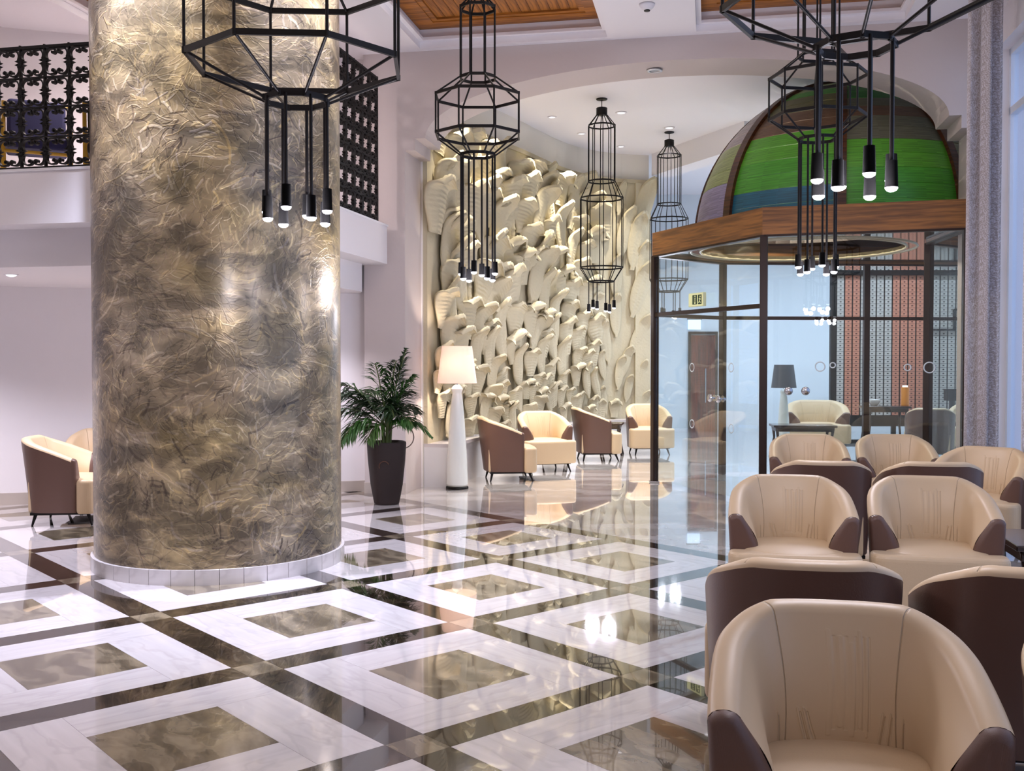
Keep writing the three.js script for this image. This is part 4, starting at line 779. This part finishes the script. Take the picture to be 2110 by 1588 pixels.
// ------------------------------------------------------------------ potted palm
{
  const t = thing('potted_palm', 'green palm in a tall dark brown tapered pot by the arch pier', 'potted plant', P(-1.276, 0, 10.36).toArray());
  const pot = std({ color: '#21110c', roughness: 0.7 });
  const sq = (pts) => { const g = lathe(pts, 48), p = g.attributes.position; for (let i = 0; i < p.count; i++) { const x = p.getX(i), z = p.getZ(i), a = Math.atan2(z, x), r = Math.hypot(x, z), q = 1 / Math.pow(Math.abs(Math.cos(a)) ** 6 + Math.abs(Math.sin(a)) ** 6, 1 / 6); const k = mix(1, q, 0.55); p.setX(i, x * k * 0.93); p.setZ(i, z * k * 0.93); } g.computeVertexNormals(); return g.rotateY(0.35); };
  mk('pot', sq([[0, 0], [0.128, 0], [0.135, 0.02], [0.17, 0.2], [0.197, 0.45], [0.208, 0.62], [0.205, 0.635], [0.188, 0.635], [0.18, 0.58], [0, 0.57]]), pot, t);
  mk('soil', new THREE.CylinderGeometry(0.17, 0.17, 0.02, 24).translate(0, 0.585, 0), std({ color: '#1d130d', roughness: 1 }), t);
  mk('pot_mark', new THREE.TorusGeometry(0.05, 0.003, 4, 16, Math.PI).rotateZ(0.4).translate(0.0, 0.4, 0.197), std({ color: '#6b3f24', roughness: 0.5 }), t);
  reseed(31);
  const green = [std({ color: '#1a3413', roughness: 0.5, side: THREE.DoubleSide }), std({ color: '#2f5a1d', roughness: 0.5, side: THREE.DoubleSide }), std({ color: '#4a6b2a', roughness: 0.55, side: THREE.DoubleSide })], stemM = std({ color: '#4c5a26', roughness: 0.6 });
  for (let k = 0; k < 5; k++) { const a = k * 1.26; mk('cane', rod(V3(0.03 * Math.cos(a), 0.58, 0.03 * Math.sin(a)), V3(0.055 * Math.cos(a), 0.9, 0.055 * Math.sin(a)), 0.02, 8, 0.012), stemM, t); }
  const frond = (az, reach, rise, droop, len, mat, w = 1) => {
    const dir = V3(Math.cos(az), 0, Math.sin(az)), N = 40, mid = [];
    for (let i = 0; i <= N; i++) { const u = i / N; mid.push(dir.clone().multiplyScalar(reach * u * len).add(V3(0, 0.78 + rise * u * len - droop * u * u * u * len, 0))); }
    const f = sub('frond', t);
    mk('frond_stem', tube(mid.filter((_, i) => i % 5 === 0 || i === N), 0.006, 20, 5), stemM, f);
    const pos = [], side0 = V3(-dir.z, 0, dir.x);
    for (let i = 8; i < N; i++) for (const s of [-1, 1]) {
      const p = mid[i], tg = mid[i + 1].clone().sub(mid[i - 1]).normalize(), u = i / N, l = 0.27 * Math.pow(Math.sin(Math.PI * clamp(0.16 + 0.82 * u, 0, 0.97)), 0.7) * w * rnd(0.85, 1.1);
      const d = side0.clone().multiplyScalar(s * 0.75).addScaledVector(tg, 0.75).add(V3(rnd(-0.2, 0.2), -0.12 + rnd(-0.3, 0.3), rnd(-0.2, 0.2))).normalize();
      const tip = p.clone().addScaledVector(d, l).add(V3(0, -0.05 * l * 6, 0)), m = p.clone().addScaledVector(d, l * 0.5), up = V3(0, 1, 0).cross(d).normalize().multiplyScalar(0.0115);
      const a = m.clone().add(up), b = m.clone().sub(up), low = V3(0, -0.003, 0);
      pos.push(...p.toArray(), ...a.toArray(), ...b.toArray(), ...a.toArray(), ...tip.toArray(), ...b.toArray());
      const a2 = a.clone().add(low), b2 = b.clone().add(low), m2 = m.clone().add(V3(0, -0.008, 0));
      pos.push(...p.toArray(), ...m2.toArray(), ...a2.toArray(), ...p.toArray(), ...b2.toArray(), ...m2.toArray(), ...a2.toArray(), ...m2.toArray(), ...tip.toArray(), ...m2.toArray(), ...b2.toArray(), ...tip.toArray());
    }
    const g = new THREE.BufferGeometry(); g.setAttribute('position', new THREE.Float32BufferAttribute(pos, 3)); g.computeVertexNormals();
    const o = mk('leaflets', g, mat, f); o.userData.kind = 'stuff';
  };
  // az: 0 = right, PI = left, PI/2 = towards the viewer
  for (const [az, re, ri, dr, le, m, w] of [[2.95, 0.85, 0.95, 0.62, 0.72, 0, 1.1], [3.3, 0.8, 1.15, 0.75, 0.78, 0, 1.1], [1.9, 0.35, 1.15, 0.25, 0.72, 1, 1], [0.4, 0.3, 1.15, 0.12, 0.78, 0, 0.9], [0.1, 0.42, 1.05, 0.3, 0.7, 1, 0.9], [5.0, 0.35, 1.2, 0.3, 0.75, 0, 1], [2.5, 0.8, 0.45, 0.65, 0.62, 1, 1], [3.5, 0.85, 0.25, 0.6, 0.62, 2, 1], [0.6, 0.7, 0.55, 0.5, 0.5, 1, 0.9], [5.8, 0.6, 0.75, 0.5, 0.58, 0, 0.9], [1.2, 0.5, 0.7, 0.5, 0.6, 0, 1], [4.2, 0.6, 0.9, 0.4, 0.7, 1, 1], [2.2, 0.55, 0.2, 0.45, 0.5, 2, 0.9], [0.0, 0.85, 0.35, 0.55, 0.55, 1, 0.6], [3.05, 0.7, 1.05, 0.55, 0.62, 0, 1.1], [2.75, 0.95, 0.7, 0.6, 0.66, 0, 1.1], [3.6, 0.6, 0.9, 0.7, 0.66, 0, 1], [0.9, 0.25, 1.1, 0.2, 0.7, 0, 1], [5.5, 0.45, 0.95, 0.4, 0.62, 0, 1], [1.6, 0.3, 0.85, 0.5, 0.6, 0, 1.1]]) frond(az, re, ri, dr, le, green[m], w);
  mk('curled_vine', tube(Array.from({ length: 16 }, (_, k) => { const a = -1.2 + (k / 15) * 4.2; return V3(0.13 + 0.13 * Math.cos(a) + 0.02, 0.68 + 0.12 * Math.sin(a), 0.02); }), 0.006, 40, 6), std({ color: '#6a5a52', roughness: 0.8 }), t);
}

// ------------------------------------------------------------------ wire cage pendants
function pendant(label, x, d, o) {
  const t = thing('cage_pendant', label, 'pendant lamp', P(x, 0, d).toArray(), o.turn ?? 0, 'black wire cage pendants');
  const n = o.n, ang = (k) => ((k + 0.5) / n) * Math.PI * 2, at = (k, r, y) => V3(r * Math.cos(ang(k)), y, r * Math.sin(ang(k)));
  const ringB = (r, y) => { const g = []; for (let k = 0; k < n; k++) g.push(bar(at(k, r, y), at(k + 1, r, y), o.rw * 0.55, o.rw)); for (let k = 0; k < n; k++) { const p = at(k, r, y); g.push(rod(p.clone().add(V3(0, -o.rw / 2, 0)), p.clone().add(V3(0, o.rw / 2, 0)), o.rw * 0.42)); } return merge(g); };
  const L = o.levels; // from the bottom: [radius, height]
  L.forEach(([r, y], i) => { if (r > 0.03) mk('cage_ring', ringB(r, y), M.black, t); });
  for (let i = 0; i < L.length - 1; i++) {
    for (let k = 0; k < n; k++) mk('cage_wire', rod(at(k, L[i][0], L[i][1]), at(k, L[i + 1][0], L[i + 1][1]), o.wire, 5), M.black, t);
  }
  const [tr, ty] = L[L.length - 1];
  mk('cap', lathe([[0, 0], [tr + 0.012, 0], [tr + 0.012, o.cap], [0.02, o.cap + 0.015], [0, o.cap + 0.015]], 20).translate(0, ty - 0.01, 0), M.black, t);
  mk('cable', rod(V3(0, ty, 0), V3(0, o.ceil - 0.01, 0), 0.006), M.black, t);
  mk('ceiling_rose', lathe([[0, 0], [0.03, -0.02], [0.07, -0.012], [0.075, 0], [0, 0]], 20).translate(0, o.ceil - 0.001, 0), M.black, t);
  const [br, by] = L[0], nb = o.bulbs;
  for (let k = 0; k < nb; k++) {
    const a = ((k + 0.25) / nb) * Math.PI * 2, yb = 2.1 + (k % 2 ? 0 : 0.045), p = (y) => V3(br * 0.98 * Math.cos(a), y, br * 0.98 * Math.sin(a)), s = sub('lamp_holder', t);
    mk('suspension_rod', rod(p(by), p(yb + o.sock), o.wire * 1.1, 5), M.black, s);
    mk('socket', new THREE.CylinderGeometry(0.021, 0.024, o.sock, 12).translate(p(0).x, yb + o.sock / 2, p(0).z), M.socket, s);
    mk('bulb', new THREE.SphereGeometry(0.024, 12, 8).scale(1, 0.7, 1).translate(p(0).x, yb, p(0).z), M.bulb, s);
    const l = new THREE.PointLight('#f2efff', LIGHT.bulb * (o.k ?? 1)); l.position.copy(p(yb - 0.06)); l.castShadow = true; l.shadow.radius = 1.2; t.add(l);
  }
}
const big = { n: 8, bulbs: 8, rw: 0.026, wire: 0.0075, cap: 0.05, sock: 0.1, levels: [[0.148, 2.655], [0.5, 2.82], [0.5, 3.22], [0.16, 3.46], [0.16, 4.15], [0.05, 4.3]], ceil: CEIL };
const midP = { n: 8, bulbs: 8, rw: 0.022, wire: 0.0075, cap: 0.05, sock: 0.09, levels: [[0.14, 3.08], [0.35, 3.235], [0.35, 3.535], [0.145, 3.685], [0.145, 4.23], [0.045, 4.34]], ceil: CEIL };
const farP = { n: 10, bulbs: 6, rw: 0.018, wire: 0.006, cap: 0.09, sock: 0.1, levels: [[0.17, 2.49], [0.285, 2.67], [0.285, 3.57], [0.178, 3.79], [0.178, 4.51], [0.06, 4.66]], ceil: NCEIL };
pendant('large black wire cage pendant in front of the round column', -0.997, 4.754, { ...big, turn: R(4) });
pendant('large black wire cage pendant at upper right before the dome', 1.314, 3.939, { ...big, turn: R(14) });
pendant('slender black cage pendant hanging before the left of the relief', -0.27, 8.12, { ...midP, turn: R(0) });
pendant('black cage pendant hanging between dome and large right pendant', 2.246, 7.54, { ...midP, turn: R(10) });
pendant('tall narrow cage pendant in front of the relief centre', 1.168, 13.37, { ...farP, k: 0.9 });
pendant('tall narrow cage pendant half behind the timber fascia', 2.343, 15.3, { ...farP, k: 0.9 });

// ------------------------------------------------------------------ curtains at the window
function curtain(label, line, y0, y1, folds, amp) { // line: plan points of the curtain track
  const N = folds * 10, pts = [], back = [];
  const path = new THREE.CatmullRomCurve3(line.map(([x, d]) => P(x, 0, d)));
  for (let i = 0; i <= N; i++) { const u = i / N, p = path.getPointAt(u), tg = path.getTangentAt(u), nn = V3(-tg.z, 0, tg.x), a = Math.sin(u * folds * 2 * Math.PI) * amp + 0.25 * amp * Math.sin(u * folds * 4.7 * Math.PI + 1); pts.push(p.clone().addScaledVector(nn, a)); back.push(p.clone().addScaledVector(nn, a - 0.004)); }
  const pos = [], uv = [], idx = [], rows = 10, W = N + 1;
  const layer = (arr) => { for (let r = 0; r <= rows; r++) for (let i = 0; i <= N; i++) { const y = mix(y0, y1, r / rows), p = arr[i]; pos.push(p.x, y, p.z); uv.push((i / N) * folds * 0.16, y); } };
  layer(pts); layer(back);
  for (let l = 0; l < 2; l++) for (let r = 0; r < rows; r++) for (let i = 0; i < N; i++) { const a = l * (rows + 1) * W + r * W + i, b = a + 1, c = a + W, e = c + 1; l ? idx.push(a, c, b, b, c, e) : idx.push(a, b, c, b, e, c); }
  const g = new THREE.BufferGeometry(); g.setAttribute('position', new THREE.Float32BufferAttribute(pos, 3)); g.setAttribute('uv', new THREE.Float32BufferAttribute(uv, 2)); g.setIndex(idx); g.computeVertexNormals();
  const weave = curtain.weave ??= tex(256, 256, (u, v) => mix3([196, 186, 182], [246, 243, 248], smooth(0.35, 0.7, fbm(u, v, 64, 64, 2))), 0.22);
  const t = thing('curtain', label, 'curtain', [0, 0, 0], 0, 'taupe window curtains');
  mk('fabric', g, curtain.mat ??= std({ map: weave, roughness: 0.9, sheen: 0.5, sheenColor: '#ffffff', sheenRoughness: 0.4, transmission: 0.6, thickness: 0 }), t);
  mk('curtain_rail', tube(line.map(([x, d]) => P(x, y1 + 0.012, d)), 0.014, 12, 6), M.chrome, t);
  mk('header_tape', tube(line.map(([x, d]) => P(x, y1 - 0.03, d)), 0.012, 12, 6), curtain.mat, t);
}
curtain('pale shimmering curtain gathered beside the timber entrance fascia', [[4.06, 9.16], [4.16, 9.08], [4.27, 9.12], [4.36, 9.2]], 0.02, CEIL - 0.03, 3, 0.06);
curtain('taupe curtain edge hanging at the far right of the picture', [[4.10, 8.16], [4.06, 7.9], [4.02, 7.66], [3.96, 7.4]], 0.02, CEIL - 0.03, 5, 0.04);

// ------------------------------------------------------------------ small ceiling fittings and spots
{
  const s = thing('smoke_detector', 'small round white smoke detector on the ceiling beam', 'smoke detector', PB(2.66, CEIL, -1.0).toArray());
  mk('body', lathe([[0, -0.06], [0.03, -0.058], [0.05, -0.045], [0.07, -0.02], [0.075, 0], [0, 0]], 28), std({ color: '#e8e6ea', roughness: 0.4 }), s);
  mk('sensor_slots', lathe([[0.0, -0.066], [0.028, -0.066], [0.03, -0.056], [0, -0.056]], 20), M.black, s);
  const a = thing('arch_downlight', 'grey round unlit downlight in the underside of the arch', 'downlight', PB(2.66, 4.531, 0.30).toArray());
  mk('trim_ring', lathe([[0.05, -0.002], [0.085, -0.002], [0.085, -0.014], [0.055, -0.016], [0.05, -0.006]], 28), std({ color: '#b9b8ba', roughness: 0.35, metalness: 0.6 }), a);
  mk('lens', new THREE.CylinderGeometry(0.05, 0.05, 0.004, 24).translate(0, -0.006, 0), std({ color: '#8d8f92', roughness: 0.3 }), a);
}
{ // wall-washing spots over the relief
  const w = ['at the left end of the relief', 'behind the slender cage pendant', 'over the middle of the relief', 'above the tall narrow pendant', 'at the right end of the relief'];
  const len = reliefCurve.getLength();
  [0.55, 1.75, 3.05, 4.2, 5.6].forEach((sArc, i) => {
    const u = sArc / len, p = reliefCurve.getPointAt(u), tg = reliefCurve.getTangentAt(u), nn = V3(-tg.z, 0, tg.x), off = 0.5;
    const t = thing('wall_washer', `small round ceiling spot ${w[i]}`, 'downlight', [p.x + nn.x * off, NCEIL, p.z + nn.z * off], 0, 'spots washing the stone relief');
    mk('trim_ring', lathe([[0.04, -0.001], [0.065, -0.001], [0.065, -0.01], [0.045, -0.012], [0.04, -0.004]], 24), M.ceiling, t);
    mk('lens', new THREE.CylinderGeometry(0.04, 0.04, 0.004, 20).translate(0, -0.005, 0), M.bulb, t);
    const l = new THREE.SpotLight('#fff3df', [30, 85, 40, 85, 26][i] * LIGHT.spot, 0, R(34), 0.9); l.position.set(0, -0.02, 0); l.target.position.set(-nn.x * 0.10, -2, -nn.z * 0.10); l.castShadow = true; l.shadow.radius = 1.5; t.add(l); t.add(l.target);
  });
  const n2 = [[0.5, 12.6, 'over the brown-sided armchair'], [1.5, 14.1, 'over the third armchair'], [2.3, 15.0, 'over the far armchairs'], [1.0, 12.0, 'just inside the arch']];
  for (const [x, d, where] of n2) {
    const t = thing('niche_downlight', `round niche ceiling downlight ${where}`, 'downlight', P(x, NCEIL, d).toArray(), 0, 'downlights in the niche ceiling');
    mk('trim_ring', lathe([[0.05, -0.001], [0.08, -0.001], [0.08, -0.01], [0.055, -0.012], [0.05, -0.004]], 24), M.ceiling, t);
    mk('lens', new THREE.CylinderGeometry(0.05, 0.05, 0.004, 20).translate(0, -0.005, 0), M.bulb, t);
    const l = new THREE.SpotLight('#f6f4ff', 46 * LIGHT.spot, 0, R(34), 0.7); l.position.set(0, -0.02, 0); l.target.position.set(0, -2, 0); l.castShadow = true; l.shadow.radius = 2.5; t.add(l); t.add(l.target);
  }
  // two added spots standing in for window reflections on the column
  for (const [x, d, where, k] of [[-2.55, 6.37, 'left front of the round column', 190], [-1.15, 6.88, 'right front of the round column', 170]]) {
    const t = thing('added_column_spot', `added ceiling spot standing in for window reflections on the ${where}`, 'downlight', P(x, CEIL, d).toArray(), 0, 'added spots around the column');
    mk('trim_ring', lathe([[0.05, -0.001], [0.075, -0.001], [0.075, -0.01], [0.055, -0.012], [0.05, -0.004]], 24), M.ceiling, t);
    mk('lens', new THREE.CylinderGeometry(0.05, 0.05, 0.004, 20).translate(0, -0.005, 0), M.bulb, t);
    const l = new THREE.SpotLight('#dde2ff', k * LIGHT.spot, 0, R(40), 0.8); l.position.set(0, -0.02, 0); l.target.position.set((-2.125 - x) * 0.25, -2, -(7.44 - d) * 0.25); l.castShadow = true; l.shadow.radius = 2; t.add(l); t.add(l.target);
  }
}

renderer.render(scene, camera);
